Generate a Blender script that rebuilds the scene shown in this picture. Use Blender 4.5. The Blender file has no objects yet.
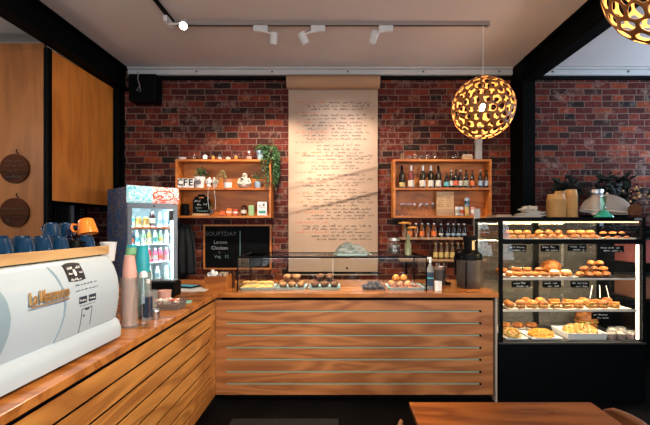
import bpy, bmesh, math, random
from mathutils import Vector, Matrix, noise
D = bpy.data; S = bpy.context.scene; COL = S.collection
PI = math.pi
CH, F = 1.61, 400.0            # camera height and focal length in pixels


def wx(px, d): return (px - 336) / F * d
def wz(py, d): return CH - (py - 226) / F * d


ORD = ['leftmost', 'second', 'third', 'fourth', 'fifth', 'sixth', 'seventh', 'eighth', 'ninth', 'tenth', 'eleventh', 'twelfth', 'thirteenth']


def nth(i):
    return 'leftmost' if i == 0 else ORD[i] + ' from the left'


# ------------------------------------------------------------------ meshes
class MB:
    def __init__(s):
        s.v = []; s.f = []; s.m = []; s.mi = 0

    def add(s, vs, fs):
        b = len(s.v)
        s.v += [tuple(v) for v in vs]
        s.f += [tuple(i + b for i in f) for f in fs]
        s.m += [s.mi] * len(fs)
        return s

    def box(s, x0, x1, y0, y1, z0, z1):
        x0, x1 = sorted((x0, x1)); y0, y1 = sorted((y0, y1)); z0, z1 = sorted((z0, z1))
        return s.add([(x0, y0, z0), (x1, y0, z0), (x1, y1, z0), (x0, y1, z0), (x0, y0, z1), (x1, y0, z1), (x1, y1, z1), (x0, y1, z1)],
                     [(3, 2, 1, 0), (4, 5, 6, 7), (0, 1, 5, 4), (1, 2, 6, 5), (2, 3, 7, 6), (3, 0, 4, 7)])

    def lathe(s, prof, c=(0, 0, 0), seg=20, M=None):
        vs, fs, rows = [], [], []
        for r, z in prof:
            if r < 1e-6:
                rows.append([len(vs)]); vs.append(Vector((0, 0, z)))
            else:
                rows.append(list(range(len(vs), len(vs) + seg)))
                vs += [Vector((r * math.cos(2 * PI * k / seg), r * math.sin(2 * PI * k / seg), z)) for k in range(seg)]
        for a, b in zip(rows, rows[1:]):
            for k in range(seg):
                k2 = (k + 1) % seg
                if len(a) == 1 and len(b) == 1: continue
                if len(a) == 1: fs.append((a[0], b[k2], b[k]))
                elif len(b) == 1: fs.append((a[k], a[k2], b[0]))
                else: fs.append((a[k], a[k2], b[k2], b[k]))
        if M is not None: vs = [M @ v for v in vs]
        c = Vector(c)
        return s.add([v + c for v in vs], fs)

    def cyl(s, r, z0, z1, c=(0, 0, 0), seg=20, M=None):
        return s.lathe([(0, z0), (r, z0), (r, z1), (0, z1)], c, seg, M)

    def tube(s, pts, r, seg=8, flat=1.0):
        pts = [Vector(p) for p in pts]
        n = len(pts)
        rs = r if isinstance(r, (list, tuple)) else [r] * n
        t0 = (pts[1] - pts[0]).normalized()
        up = Vector((0, 0, 1)) if abs(t0.z) < .9 else Vector((0, 1, 0))
        u = t0.cross(up).normalized()
        vs, fs = [], []
        for i, p in enumerate(pts):
            t = (pts[min(i + 1, n - 1)] - pts[max(i - 1, 0)]).normalized()
            u = (u - t * u.dot(t)).normalized()
            w = t.cross(u)
            vs += [p + (u * math.cos(2 * PI * k / seg) + w * math.sin(2 * PI * k / seg) * flat) * rs[i] for k in range(seg)]
        for i in range(n - 1):
            for k in range(seg):
                k2 = (k + 1) % seg
                fs.append((i * seg + k, (i + 1) * seg + k, (i + 1) * seg + k2, i * seg + k2))
        fs.append(tuple(range(seg))); fs.append(tuple(reversed(range((n - 1) * seg, n * seg))))
        return s.add(vs, fs)

    def prism(s, poly, a, b, axis='z'):
        n = len(poly)
        def P(p, h):
            return {'z': (p[0], p[1], h), 'y': (p[0], h, p[1]), 'x': (h, p[0], p[1])}[axis]
        vs = [P(p, a) for p in poly] + [P(p, b) for p in poly]
        fs = [tuple(reversed(range(n))), tuple(range(n, 2 * n))] + [(i, (i + 1) % n, n + (i + 1) % n, n + i) for i in range(n)]
        return s.add(vs, fs)

    def blob(s, c, r, seed=0, amp=.12, freq=2.0, sub=2, flat=None):
        bm = bmesh.new(); bmesh.ops.create_icosphere(bm, subdivisions=sub, radius=1)
        o = Vector((seed * 7.13, seed * 3.7, seed * 1.9)); c = Vector(c)
        if not isinstance(r, (tuple, list)): r = (r, r, r)
        vs = []
        for v in bm.verts:
            k = 1 + amp * noise.noise(v.co * freq + o) + amp * .5 * noise.noise(v.co * freq * 2.7 + o)
            p = Vector((v.co.x * r[0] * k, v.co.y * r[1] * k, v.co.z * r[2] * k))
            if flat is not None: p.z = max(p.z, -flat)
            vs.append(p + c)
        fs = [tuple(v.index for v in f.verts) for f in bm.faces]
        bm.free()
        return s.add(vs, fs)

    def xf(s, M):
        s.v = [tuple(M @ Vector(v)) for v in s.v]; return s

    def shift(s, o):
        o = Vector(o); s.v = [tuple(Vector(v) + o) for v in s.v]; return s


def mesh(name, mb, mats, smooth=False):
    me = D.meshes.new(name)
    me.from_pydata(mb.v, [], mb.f)
    bm = bmesh.new(); bm.from_mesh(me)
    bmesh.ops.recalc_face_normals(bm, faces=bm.faces)
    bm.to_mesh(me); bm.free()
    for m in (mats if isinstance(mats, (list, tuple)) else [mats]): me.materials.append(m)
    if any(mb.m): me.polygons.foreach_set('material_index', mb.m)
    if smooth:
        me.polygons.foreach_set('use_smooth', [True] * len(me.polygons))
        me.set_sharp_from_angle(angle=math.radians(42))
    return me


def obj(name, mb, mats=None, parent=None, smooth=False, bevel=0, world=None, solid=0):
    """one mesh object; world = the root whose location is taken off vertices given in room coordinates"""
    if world is not None and isinstance(mb, MB): mb.shift(-world.location)
    me = mb if isinstance(mb, bpy.types.Mesh) else mesh(name, mb, mats, smooth)
    o = D.objects.new(name, me); COL.objects.link(o)
    if parent is not None: o.parent = parent
    if bevel:
        b = o.modifiers.new('bevel', 'BEVEL'); b.width = bevel; b.segments = 2; b.limit_method = 'ANGLE'
    if solid:
        b = o.modifiers.new('solid', 'SOLIDIFY'); b.thickness = solid
    return o


def tag(o, label=None, cat=None, group=None, kind=None):
    if label: o['label'] = label
    if cat: o['category'] = cat
    if group: o['group'] = group
    if kind: o['kind'] = kind
    return o


def thing(name, label, cat, loc=(0, 0, 0), rotz=0, group=None, kind=None):
    o = D.objects.new(name, None); COL.objects.link(o)
    o.location = loc; o.rotation_euler = (0, 0, rotz); o.empty_display_size = .05
    return tag(o, label, cat, group, kind)


def dup(o, loc=None, rotz=None, label=None, group=None, parent=None, scale=None):
    c = o.copy(); COL.objects.link(c)
    if parent is not None: c.parent = parent
    for ch in list(o.children): dup(ch, parent=c)
    if loc is not None: c.location = loc
    if rotz is not None: c.rotation_euler = rotz if isinstance(rotz, tuple) else (0, 0, rotz)
    if label: c['label'] = label
    if group: c['group'] = group
    if scale: c.scale = (scale,) * 3
    return c


class Proto:
    """the first place() moves the thing itself, later ones copy it"""
    def __init__(s, root): s.o = root; s.used = False
    def place(s, loc, rotz=0, label=None, group=None, scale=None):
        if s.used: o = dup(s.o, loc, rotz, label, group, scale=scale)
        else:
            s.used = True; o = s.o
            o.location = loc; o.rotation_euler = rotz if isinstance(rotz, tuple) else (0, 0, rotz); tag(o, label, None, group)
            if scale: o.scale = (scale,) * 3
        if not scale: o.scale = (1, 1, 1)
        return o


# ------------------------------------------------------------------ materials
def new_mat(name):
    m = D.materials.new(name); m.use_nodes = True
    nt = m.node_tree
    return m, nt, nt.nodes['Principled BSDF']


def sR(*c):
    """0-255 screen colour to linear"""
    return tuple(((x / 255 + .055) / 1.055) ** 2.4 if x > 10 else x / 255 / 12.92 for x in c) + (1,)


def mat(name, col, rough=.5, metal=0, emit=0, noise_amt=0, nscale=30, bump=0, alpha=1, trans=0, spec=.5, ecol=None):
    m, nt, p = new_mat(name)
    c = col if len(col) == 4 else tuple(col) + (1,)
    p.inputs['Base Color'].default_value = c
    p.inputs['Roughness'].default_value = rough
    p.inputs['Metallic'].default_value = metal
    p.inputs['Specular IOR Level'].default_value = spec
    p.inputs['Alpha'].default_value = alpha
    p.inputs['Transmission Weight'].default_value = trans
    if emit:
        p.inputs['Emission Color'].default_value = ecol or c
        p.inputs['Emission Strength'].default_value = emit
    if noise_amt or bump:
        tc = nt.nodes.new('ShaderNodeTexCoord'); n = nt.nodes.new('ShaderNodeTexNoise')
        n.inputs['Scale'].default_value = nscale; n.inputs['Detail'].default_value = 4
        nt.links.new(tc.outputs['Object'], n.inputs['Vector'])
        if noise_amt:
            mx = nt.nodes.new('ShaderNodeMix'); mx.data_type = 'RGBA'
            mx.inputs[6].default_value = tuple(x * (1 - noise_amt) for x in c[:3]) + (1,)
            mx.inputs[7].default_value = tuple(min(1, x * (1 + noise_amt)) for x in c[:3]) + (1,)
            r = nt.nodes.new('ShaderNodeMapRange'); r.inputs['From Min'].default_value = .3; r.inputs['From Max'].default_value = .7
            nt.links.new(n.outputs['Fac'], r.inputs['Value'])
            nt.links.new(r.outputs['Result'], mx.inputs[0]); nt.links.new(mx.outputs[2], p.inputs['Base Color'])
        if bump:
            b = nt.nodes.new('ShaderNodeBump'); b.inputs['Strength'].default_value = bump; b.inputs['Distance'].default_value = .01
            nt.links.new(n.outputs['Fac'], b.inputs['Height']); nt.links.new(b.outputs['Normal'], p.inputs['Normal'])
    return m


def ramp_mat(name, stops, scale=(1, 1, 1), nscale=4, detail=6, rough=.5, dist=0, bump=0, kind='noise', metal=0, spec=.5, vary=0):
    """colour ramp driven by a noise / voronoi stretched by scale"""
    m, nt, p = new_mat(name)
    tc = nt.nodes.new('ShaderNodeTexCoord'); mp = nt.nodes.new('ShaderNodeMapping'); mp.inputs['Scale'].default_value = scale
    nt.links.new(tc.outputs['Object'], mp.inputs['Vector'])
    if kind == 'voronoi':
        n = nt.nodes.new('ShaderNodeTexVoronoi'); out = n.outputs['Distance']
    elif kind == 'cells':
        n = nt.nodes.new('ShaderNodeTexVoronoi')
        sep = nt.nodes.new('ShaderNodeSeparateColor'); nt.links.new(n.outputs['Color'], sep.inputs[0]); out = sep.outputs[0]
    else:
        n = nt.nodes.new('ShaderNodeTexNoise'); out = n.outputs['Fac']
        n.inputs['Detail'].default_value = detail; n.inputs['Distortion'].default_value = dist
    n.inputs['Scale'].default_value = nscale
    nt.links.new(mp.outputs['Vector'], n.inputs['Vector'])
    r = nt.nodes.new('ShaderNodeValToRGB'); nt.links.new(out, r.inputs['Fac'])
    el = r.color_ramp.elements
    while len(el) < len(stops): el.new(.5)
    for e, (pos, c) in zip(el, stops):
        e.position = pos; e.color = c if len(c) == 4 else tuple(c) + (1,)
    if vary:
        oi = nt.nodes.new('ShaderNodeObjectInfo'); mr = nt.nodes.new('ShaderNodeMapRange'); mr.inputs['To Min'].default_value = 1 - vary; mr.inputs['To Max'].default_value = 1 + vary * .4
        nt.links.new(oi.outputs['Random'], mr.inputs['Value']); mx = nt.nodes.new('ShaderNodeMix'); mx.data_type = 'RGBA'; mx.blend_type = 'MULTIPLY'; mx.inputs[0].default_value = 1
        nt.links.new(r.outputs['Color'], mx.inputs[6]); nt.links.new(mr.outputs['Result'], mx.inputs[7]); nt.links.new(mx.outputs[2], p.inputs['Base Color'])
    else: nt.links.new(r.outputs['Color'], p.inputs['Base Color'])
    p.inputs['Roughness'].default_value = rough; p.inputs['Metallic'].default_value = metal; p.inputs['Specular IOR Level'].default_value = spec
    if bump:
        b = nt.nodes.new('ShaderNodeBump'); b.inputs['Strength'].default_value = bump; b.inputs['Distance'].default_value = .01
        nt.links.new(out, b.inputs['Height']); nt.links.new(b.outputs['Normal'], p.inputs['Normal'])
    return m


def wood(name, base, dark, axis='x', rough=.35, spec=.5, fine=1.0, contrast=1.0, coat=0, rings=5.0):
    """plywood: contour lines of a slow noise stretched along the grain give the cathedral figure, a fine noise the fibres"""
    m, nt, p = new_mat(name); N, L = nt.nodes.new, nt.links.new
    tc = N('ShaderNodeTexCoord'); mp = N('ShaderNodeMapping')
    lo, hi = .5, 2.9
    mp.inputs['Scale'].default_value = {'x': (lo, hi, hi), 'y': (hi, lo, hi), 'z': (hi, hi, lo)}[axis]
    L(tc.outputs['Object'], mp.inputs['Vector'])
    n1 = N('ShaderNodeTexNoise'); n1.inputs['Scale'].default_value = 1.6; n1.inputs['Detail'].default_value = 2.5; n1.inputs['Distortion'].default_value = .5
    L(mp.outputs['Vector'], n1.inputs['Vector'])
    mu = N('ShaderNodeMath'); mu.operation = 'MULTIPLY'; mu.inputs[1].default_value = rings * 2; L(n1.outputs['Fac'], mu.inputs[0])
    pp = N('ShaderNodeMath'); pp.operation = 'PINGPONG'; pp.inputs[1].default_value = 1.0; L(mu.outputs[0], pp.inputs[0])
    mp2 = N('ShaderNodeMapping'); lo2, hi2 = 2.0, 70.0 * fine
    mp2.inputs['Scale'].default_value = {'x': (lo2, hi2, hi2), 'y': (hi2, lo2, hi2), 'z': (hi2, hi2, lo2)}[axis]
    L(tc.outputs['Object'], mp2.inputs['Vector'])
    n2 = N('ShaderNodeTexNoise'); n2.inputs['Scale'].default_value = 1.0; n2.inputs['Detail'].default_value = 3; L(mp2.outputs['Vector'], n2.inputs['Vector'])
    a = N('ShaderNodeMath'); a.operation = 'MULTIPLY'; a.inputs[1].default_value = .62; L(pp.outputs[0], a.inputs[0])
    b = N('ShaderNodeMath'); b.operation = 'MULTIPLY_ADD'; b.inputs[1].default_value = .38; L(n2.outputs['Fac'], b.inputs[0]); L(a.outputs[0], b.inputs[2])
    r = N('ShaderNodeValToRGB'); L(b.outputs[0], r.inputs['Fac'])
    mid = .5
    r.color_ramp.elements[0].position = max(0, mid - .34 / contrast); r.color_ramp.elements[0].color = tuple(dark) + (1,)
    r.color_ramp.elements[1].position = min(1, mid + .2 / contrast); r.color_ramp.elements[1].color = tuple(base) + (1,)
    L(r.outputs['Color'], p.inputs['Base Color'])
    p.inputs['Roughness'].default_value = rough; p.inputs['Specular IOR Level'].default_value = spec
    if coat: p.inputs['Coat Weight'].default_value = coat; p.inputs['Coat Roughness'].default_value = .15
    bp = N('ShaderNodeBump'); bp.inputs['Strength'].default_value = .08; bp.inputs['Distance'].default_value = .002
    L(n2.outputs['Fac'], bp.inputs['Height']); L(bp.outputs['Normal'], p.inputs['Normal'])
    return m


def glass(name, tint=(1, 1, 1), refl=1.0, rough=.0, haze=0):
    """clear pane: straight-through light plus a Fresnel mirror"""
    m = D.materials.new(name); m.use_nodes = True; nt = m.node_tree; nt.nodes.clear(); N, L = nt.nodes.new, nt.links.new
    out = N('ShaderNodeOutputMaterial'); mx = N('ShaderNodeMixShader'); t = N('ShaderNodeBsdfTransparent'); g = N('ShaderNodeBsdfGlossy'); lw = N('ShaderNodeLayerWeight'); lw.inputs['Blend'].default_value = .5
    pw = N('ShaderNodeMath'); pw.operation = 'POWER'; pw.inputs[1].default_value = 5; fr = N('ShaderNodeMath'); fr.operation = 'MULTIPLY_ADD'; fr.inputs[1].default_value = .7; fr.inputs[2].default_value = .04
    L(lw.outputs['Facing'], pw.inputs[0]); L(pw.outputs[0], fr.inputs[0])
    t.inputs['Color'].default_value = tuple(tint) + (1,); g.inputs['Roughness'].default_value = rough
    g.inputs['Color'].default_value = (refl, refl, refl, 1)
    src = t.outputs[0]
    if haze:
        df = N('ShaderNodeBsdfDiffuse'); df.inputs['Color'].default_value = (.75, .75, .74, 1); m2 = N('ShaderNodeMixShader'); m2.inputs[0].default_value = haze
        L(t.outputs[0], m2.inputs[1]); L(df.outputs[0], m2.inputs[2]); src = m2.outputs[0]
    L(fr.outputs[0], mx.inputs[0]); L(src, mx.inputs[1]); L(g.outputs[0], mx.inputs[2]); L(mx.outputs[0], out.inputs['Surface'])
    return m


def brick_mat():
    m, nt, p = new_mat('old red brick'); N, L = nt.nodes.new, nt.links.new
    tc = N('ShaderNodeTexCoord'); sx = N('ShaderNodeSeparateXYZ'); cx = N('ShaderNodeCombineXYZ')
    L(tc.outputs['Object'], sx.inputs[0])
    wob = N('ShaderNodeTexNoise'); wob.inputs['Scale'].default_value = 5; L(tc.outputs['Object'], wob.inputs['Vector'])
    wm = N('ShaderNodeMath'); wm.operation = 'MULTIPLY_ADD'; wm.inputs[1].default_value = .02; L(wob.outputs['Fac'], wm.inputs[0]); L(sx.outputs['Z'], wm.inputs[2])
    wob2 = N('ShaderNodeTexNoise'); wob2.inputs['Scale'].default_value = 4.5; wob2.inputs['Detail'].default_value = 1
    L(tc.outputs['Object'], wob2.inputs['Vector'])
    wx2 = N('ShaderNodeMath'); wx2.operation = 'MULTIPLY_ADD'; wx2.inputs[1].default_value = .05; L(wob2.outputs['Fac'], wx2.inputs[0]); L(sx.outputs['X'], wx2.inputs[2])
    L(wx2.outputs[0], cx.inputs['X']); L(wm.outputs[0], cx.inputs['Y'])
    def bricks(c1, c2, mo):
        b = N('ShaderNodeTexBrick'); b.inputs['Scale'].default_value = 1.0
        b.inputs['Brick Width'].default_value = .24; b.inputs['Row Height'].default_value = .086; b.inputs['Mortar Size'].default_value = .008
        b.inputs['Mortar Smooth'].default_value = .7; b.inputs['Bias'].default_value = 0.0
        b.offset = .5; b.squash = .62; b.squash_frequency = 3; b.inputs['Color1'].default_value = c1; b.inputs['Color2'].default_value = c2; b.inputs['Mortar'].default_value = mo
        L(cx.outputs[0], b.inputs['Vector']); return b
    b = bricks((0, 0, 0, 1), (1, 1, 1, 1), (.5, .5, .5, 1))
    r = N('ShaderNodeValToRGB'); L(b.outputs['Color'], r.inputs['Fac'])
    el = r.color_ramp.elements
    for _ in range(4): el.new(.5)
    for e, (q, c) in zip(el, [(0, (.013, .008, .007)), (.2, (.046, .010, .008)), (.45, (.085, .012, .009)), (.75, (.118, .017, .011)), (.93, (.23, .042, .016)), (1, (.085, .033, .023))]):
        e.position = q; e.color = c + (1,)
    # blotches inside the bricks
    n = N('ShaderNodeTexNoise'); n.inputs['Scale'].default_value = 22; n.inputs['Detail'].default_value = 5; L(tc.outputs['Object'], n.inputs['Vector'])
    mr = N('ShaderNodeMapRange'); mr.inputs['From Min'].default_value = .3; mr.inputs['From Max'].default_value = .75; mr.inputs['To Min'].default_value = .55; mr.inputs['To Max'].default_value = 1.25
    L(n.outputs['Fac'], mr.inputs['Value'])
    v = N('ShaderNodeMix'); v.data_type = 'RGBA'; v.blend_type = 'MULTIPLY'; v.inputs[0].default_value = 1
    L(r.outputs['Color'], v.inputs[6]); L(mr.outputs['Result'], v.inputs[7])
    # old limewash and mortar smears left in patches
    pn = N('ShaderNodeTexNoise'); pn.inputs['Scale'].default_value = 5.5; pn.inputs['Detail'].default_value = 7; pn.inputs['Roughness'].default_value = .75
    L(tc.outputs['Object'], pn.inputs['Vector'])
    pr = N('ShaderNodeMapRange'); pr.inputs['From Min'].default_value = .54; pr.inputs['From Max'].default_value = .74; pr.inputs['To Max'].default_value = .5; L(pn.outputs['Fac'], pr.inputs['Value'])
    w = N('ShaderNodeMix'); w.data_type = 'RGBA'; L(pr.outputs['Result'], w.inputs[0]); L(v.outputs[2], w.inputs[6]); w.inputs[7].default_value = (.40, .31, .26, 1)
    mo = N('ShaderNodeMix'); mo.data_type = 'RGBA'; L(b.outputs['Fac'], mo.inputs[0]); L(w.outputs[2], mo.inputs[6]); mo.inputs[7].default_value = (.165, .108, .085, 1)
    L(mo.outputs[2], p.inputs['Base Color']); p.inputs['Roughness'].default_value = .85; p.inputs['Specular IOR Level'].default_value = .25
    h = N('ShaderNodeMath'); h.operation = 'MULTIPLY_ADD'; h.inputs[1].default_value = -1.2; L(b.outputs['Fac'], h.inputs[0]); L(n.outputs['Fac'], h.inputs[2])
    bp = N('ShaderNodeBump'); bp.inputs['Strength'].default_value = .6; bp.inputs['Distance'].default_value = .008
    L(h.outputs[0], bp.inputs['Height']); L(bp.outputs['Normal'], p.inputs['Normal'])
    return m


M = {}
M['brick'] = brick_mat()
M['ply'] = wood('orange oiled plywood', (.47, .185, .062), (.24, .078, .024), 'x', rough=.36, contrast=.82, coat=.15, rings=6)
M['plyY'] = wood('orange oiled plywood daylit side', (.64, .27, .062), (.32, .105, .022), 'y', rough=.36, contrast=.82, coat=.15, rings=6)  # lighter copy of the plywood, daylight on the side put into its colour
M['top'] = wood('oiled timber worktop', (.52, .19, .042), (.29, .085, .016), 'x', rough=.24, contrast=.9, coat=.3)
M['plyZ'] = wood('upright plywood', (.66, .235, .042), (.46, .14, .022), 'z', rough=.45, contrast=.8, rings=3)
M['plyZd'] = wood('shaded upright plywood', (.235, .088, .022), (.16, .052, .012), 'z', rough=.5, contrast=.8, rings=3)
M['disc'] = wood('dark stained round board', (.050, .016, .007), (.022, .008, .004), 'x', rough=.7, spec=.1)
M['shelf'] = wood('shelf timber', (.62, .205, .032), (.40, .115, .017), 'x', rough=.45, rings=4)
M['paleshelf'] = wood('pale shelf timber', (.48, .30, .17), (.32, .17, .08), 'x', rough=.5)
M['table'] = wood('reddish table timber', (.34, .092, .014), (.18, .040, .006), 'x', rough=.25, coat=.4)
M['pine'] = wood('pale pine', (.62, .40, .20), (.42, .23, .09), 'x', rough=.5)
M['boxwood'] = wood('honey wooden box', (.40, .13, .022), (.22, .06, .010), 'x', rough=.4)
M['beech'] = wood('pale bent beech', (.36, .15, .065), (.22, .08, .032), 'y', rough=.35, coat=.2)
M['black'] = mat('black paint', (.002, .0024, .0028), .55, spec=.08)
M['steel'] = mat('black painted steel', (.002, .0026, .003), .6, noise_amt=.3, spec=.04)
M['blackgloss'] = mat('black gloss', (.0022, .003, .0035), .35, spec=.08)
M['kick'] = mat('black plinth', (.003, .003, .003), .7, spec=.1)
M['floor'] = ramp_mat('black sealed floor', [(.3, (.0025, .0025, .003)), (.7, (.006, .0055, .0055))], nscale=3, rough=.6, spec=.04)
M['mat'] = mat('dark grey floor mat', (.0055, .0058, .006), .9, noise_amt=.4, nscale=200, bump=.4)
M['ceil'] = ramp_mat('off white plaster ceiling', [(.35, (.53, .485, .47)), (.65, (.58, .53, .515))], nscale=.8, rough=.8, spec=.2)
M['trim'] = mat('white painted board', (.46, .46, .46), .5, noise_amt=.06, nscale=6)
M['white'] = mat('white plastic', (.75, .76, .77), .4)
M['cream'] = mat('cream paint', (.70, .62, .50), .6)
M['enamel'] = mat('white enamel', (.45, .53, .59), .25, spec=.4)
M['bluegrey'] = mat('pale blue grey enamel', (.26, .36, .43), .25)
M['gold'] = mat('brass letters', (.72, .42, .16), .38, .8)
M['silver'] = mat('brushed metal', (.55, .56, .58), .35, 1)
M['chrome'] = mat('chrome', (.75, .75, .76), .12, 1)
M['darkmetal'] = mat('dark grey metal', (.08, .075, .072), .35, .6)
M['ink'] = mat('black ink', (.015, .015, .017), .6)
M['inkgrey'] = mat('soft black marker', (.12, .09, .075), .8)
M['inkred'] = mat('red orange marker', (.52, .16, .085), .8)
M['chalk'] = mat('white chalk', (.42, .44, .45), .9)
M['chalkgreen'] = mat('pale green chalk', (.20, .33, .33), .9)
M['board'] = mat('blackboard', (.003, .0035, .004), .75, noise_amt=.5, nscale=8, spec=.08)
M['kraft'] = ramp_mat('brown kraft paper', [(.3, (.375, .268, .200)), (.7, (.42, .305, .230))], nscale=1.5, rough=.75, spec=.2)
M['glass'] = glass('clear glass', (.97, .985, .98))
M['caseglass'] = glass('display glass', (.99, .995, .99), .45)
M['jarglass'] = glass('jar glass', (.965, .975, .97), 1)
M['greenglass'] = glass('green bottle glass', (.35, .5, .22), 1)
M['plastic'] = glass('clear plastic', (.90, .90, .88), .9, .15, .16)
M['navy'] = mat('navy glaze', (.004, .028, .072), .14, spec=.6)
M['orangecup'] = mat('orange glaze', (.80, .20, .022), .2)
M['wine'] = mat('dark bottle glass', (.010, .010, .010), .08, spec=.8)
M['rose'] = mat('rose bottle glass', (.16, .035, .04), .1, spec=.8)
M['amber'] = mat('amber bottle', (.13, .040, .008), .12, spec=.7)
M['label'] = mat('cream label', (.65, .60, .52), .6)
M['labelY'] = mat('yellow label', (.55, .42, .15), .6)
M['labelT'] = mat('teal label', (.10, .42, .48), .5)
M['labelR'] = mat('red label', (.62, .10, .04), .5)
M['labelO'] = mat('orange label', (.70, .16, .03), .5)
M['labelG'] = mat('sage label', (.40, .42, .30), .5)
M['labelB'] = mat('pale blue label', (.30, .42, .55), .5)
M['capS'] = mat('silver capsule', (.55, .55, .56), .3, .8)
M['teal'] = mat('teal paper cup', (.01, .34, .42), .5)
M['pink'] = mat('pink paper cup', (.66, .36, .30), .55)
M['mint'] = mat('green paper cup', (.20, .47, .24), .55)
M['tray'] = mat('pale blue enamel tray', (.27, .44, .47), .35)
M['darktray'] = mat('dark slate tray', (.03, .032, .036), .4)
M['whitetray'] = mat('white melamine dish', (.72, .72, .70), .3)
M['paper'] = mat('white paper', (.72, .70, .66), .7)
M['towel'] = ramp_mat('sage and white tea towel', [(.42, (.20, .26, .22)), (.58, (.50, .53, .48))], (1, 6, 1), 9, rough=.9)
M['leaf'] = mat('green leaves', (.05, .13, .045), .5, noise_amt=.4, nscale=20)
M['leafdark'] = mat('dark leaves', (.006, .012, .009), .6, noise_amt=.5, nscale=10)
M['leafpale'] = mat('dried pale stems', (.36, .32, .14), .6)
M['terracotta'] = mat('terracotta', (.42, .17, .09), .7)
M['fabricblack'] = mat('black fabric', (.012, .014, .018), .95, noise_amt=.4, nscale=60, bump=.3)

# ------------------------------------------------------------------ writing
FONT_CACHE = {}


def text_mb(txt, size, extrude=0.0, shear=0.0, align='CENTER', bold=0.0):
    """letters as a mesh in the XY plane, reading along +X"""
    cu = D.curves.new('txt', 'FONT'); cu.body = txt; cu.size = size; cu.extrude = extrude; cu.shear = shear
    cu.align_x = align; cu.align_y = 'CENTER'; cu.resolution_u = 2; cu.offset = bold
    o = D.objects.new('txt', cu); COL.objects.link(o)
    me = o.evaluated_get(bpy.context.evaluated_depsgraph_get()).to_mesh()
    mb = MB(); mb.add([v.co.copy() for v in me.vertices], [tuple(p.vertices) for p in me.polygons])
    o.to_mesh_clear(); D.objects.remove(o); D.curves.remove(cu)
    return mb


def scribble(rng, x0, x1, z, h, w, wordlen=(3, 8), slope=0.0):
    """one line of small handwriting as ribbons: list of quads in (x, z)"""
    quads, x = [], x0
    while x < x1 - h:
        n = rng.randint(*wordlen)
        pts = []
        for k in range(n * 2):
            if x > x1: break
            zz = z + (rng.uniform(.25, 1.0) * h if k % 2 else rng.uniform(-.15, .2) * h) * (1.15 if rng.random() < .15 else .8)
            pts.append((x + rng.uniform(-.12, .12) * h, zz + (x - x0) * slope))
            x += h * rng.uniform(.24, .38)
        for (ax, az), (bx, bz) in zip(pts, pts[1:]):
            if rng.random() < .12: continue
            dx, dz = bx - ax, bz - az; l = math.hypot(dx, dz) or 1
            nx, nz = -dz / l * w, dx / l * w
            quads.append([(ax - nx, az - nz), (bx - nx, bz - nz), (bx + nx, bz + nz), (ax + nx, az + nz)])
        x += h * rng.uniform(.5, .9)
    return quads


# ------------------------------------------------------------------ the room
def struct(name, mb, m, label, cat, parent=None, bevel=0):
    o = obj(name, mb, m, parent, bevel=bevel)
    if parent is None: tag(o, label, cat, None, 'structure')
    return o


YB = 5.56     # face of the brick wall
struct('floor', MB().box(-4.2, 5.2, -2.8, 5.7, -.06, 0), M['floor'], 'black sealed cafe floor', 'floor')
struct('ceiling', MB().box(-4.2, 5.2, -2.8, 5.7, 3.78, 3.86), M['ceil'], 'off white plaster ceiling between black steel beams', 'ceiling')
struct('wall_back', MB().box(-4.2, 5.2, YB, YB + .14, 0, 3.78), M['brick'], 'old red brick wall behind the counter', 'wall')
struct('wall_left', MB().box(-4.3, -4.2, -2.8, YB, 0, 3.78), M['cream'], 'cream kitchen wall at the far left', 'wall')
M['wallR'] = mat('charcoal wall', (.06, .06, .065), .7)
struct('wall_right', MB().box(5.2, 5.3, -2.8, 3.4, 0, 3.78).box(5.2, 5.3, 5.2, YB, 0, 3.78).box(5.2, 5.3, 3.4, 5.2, 0, 1.9).box(5.2, 5.3, 3.4, 5.2, 3.2, 3.78), M['wallR'], 'charcoal wall at the far right', 'wall')
wf = MB()
wf.box(-4.2, 5.2, -2.9, -2.8, 0, .55); wf.box(-4.2, 5.2, -2.9, -2.8, 3.1, 3.78)
for a, b in ((-4.2, -3.4), (-.35, .35), (4.3, 5.2)): wf.box(a, b, -2.9, -2.8, .55, 3.1)
struct('wall_front', wf, M['wallR'], 'charcoal shop front wall behind the viewer', 'wall')
for i, (a, b) in enumerate(((-3.4, -.35), (.35, 4.3))):
    w = thing('window_%d' % (i + 1), 'tall shop front window behind the viewer', 'window', (0, 0, 0), kind='structure')
    f = MB()
    f.box(a, b, -2.88, -2.82, .55, .61); f.box(a, b, -2.88, -2.82, 3.04, 3.1)
    for q in (a, b - .06, (a + b) / 2 - .03): f.box(q, q + .06, -2.88, -2.82, .61, 3.04)
    obj('window_frame', f, M['black'], w)
    obj('pane', MB().box(a + .06, b - .06, -2.853, -2.847, .61, 3.04), M['glass'], w)

w = thing('window_3', 'added unseen side window for blue daylight on the right ceiling', 'window', (0, 0, 0), kind='structure')  # window added out of view as source of blue light for the ceiling
f = MB().box(5.22, 5.28, 3.4, 5.2, 1.9, 1.96).box(5.22, 5.28, 3.4, 5.2, 3.14, 3.2)
for q in (3.4, 4.27, 5.14): f.box(5.22, 5.28, q, q + .06, 1.96, 3.14)
obj('window_frame', f, M['black'], w); obj('pane', MB().box(5.247, 5.253, 3.46, 5.14, 1.96, 3.14), M['glass'], w)

def ibeam(x0, x1, y0, y1, z0, z1):
    """steel section lying along Y"""
    m = MB(); t = .02; c = (x0 + x1) / 2
    m.box(x0, x1, y0, y1, z0, z0 + t); m.box(x0, x1, y0, y1, z1 - t, z1); m.box(c - .01, c + .01, y0, y1, z0 + t, z1 - t)
    return m


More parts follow.
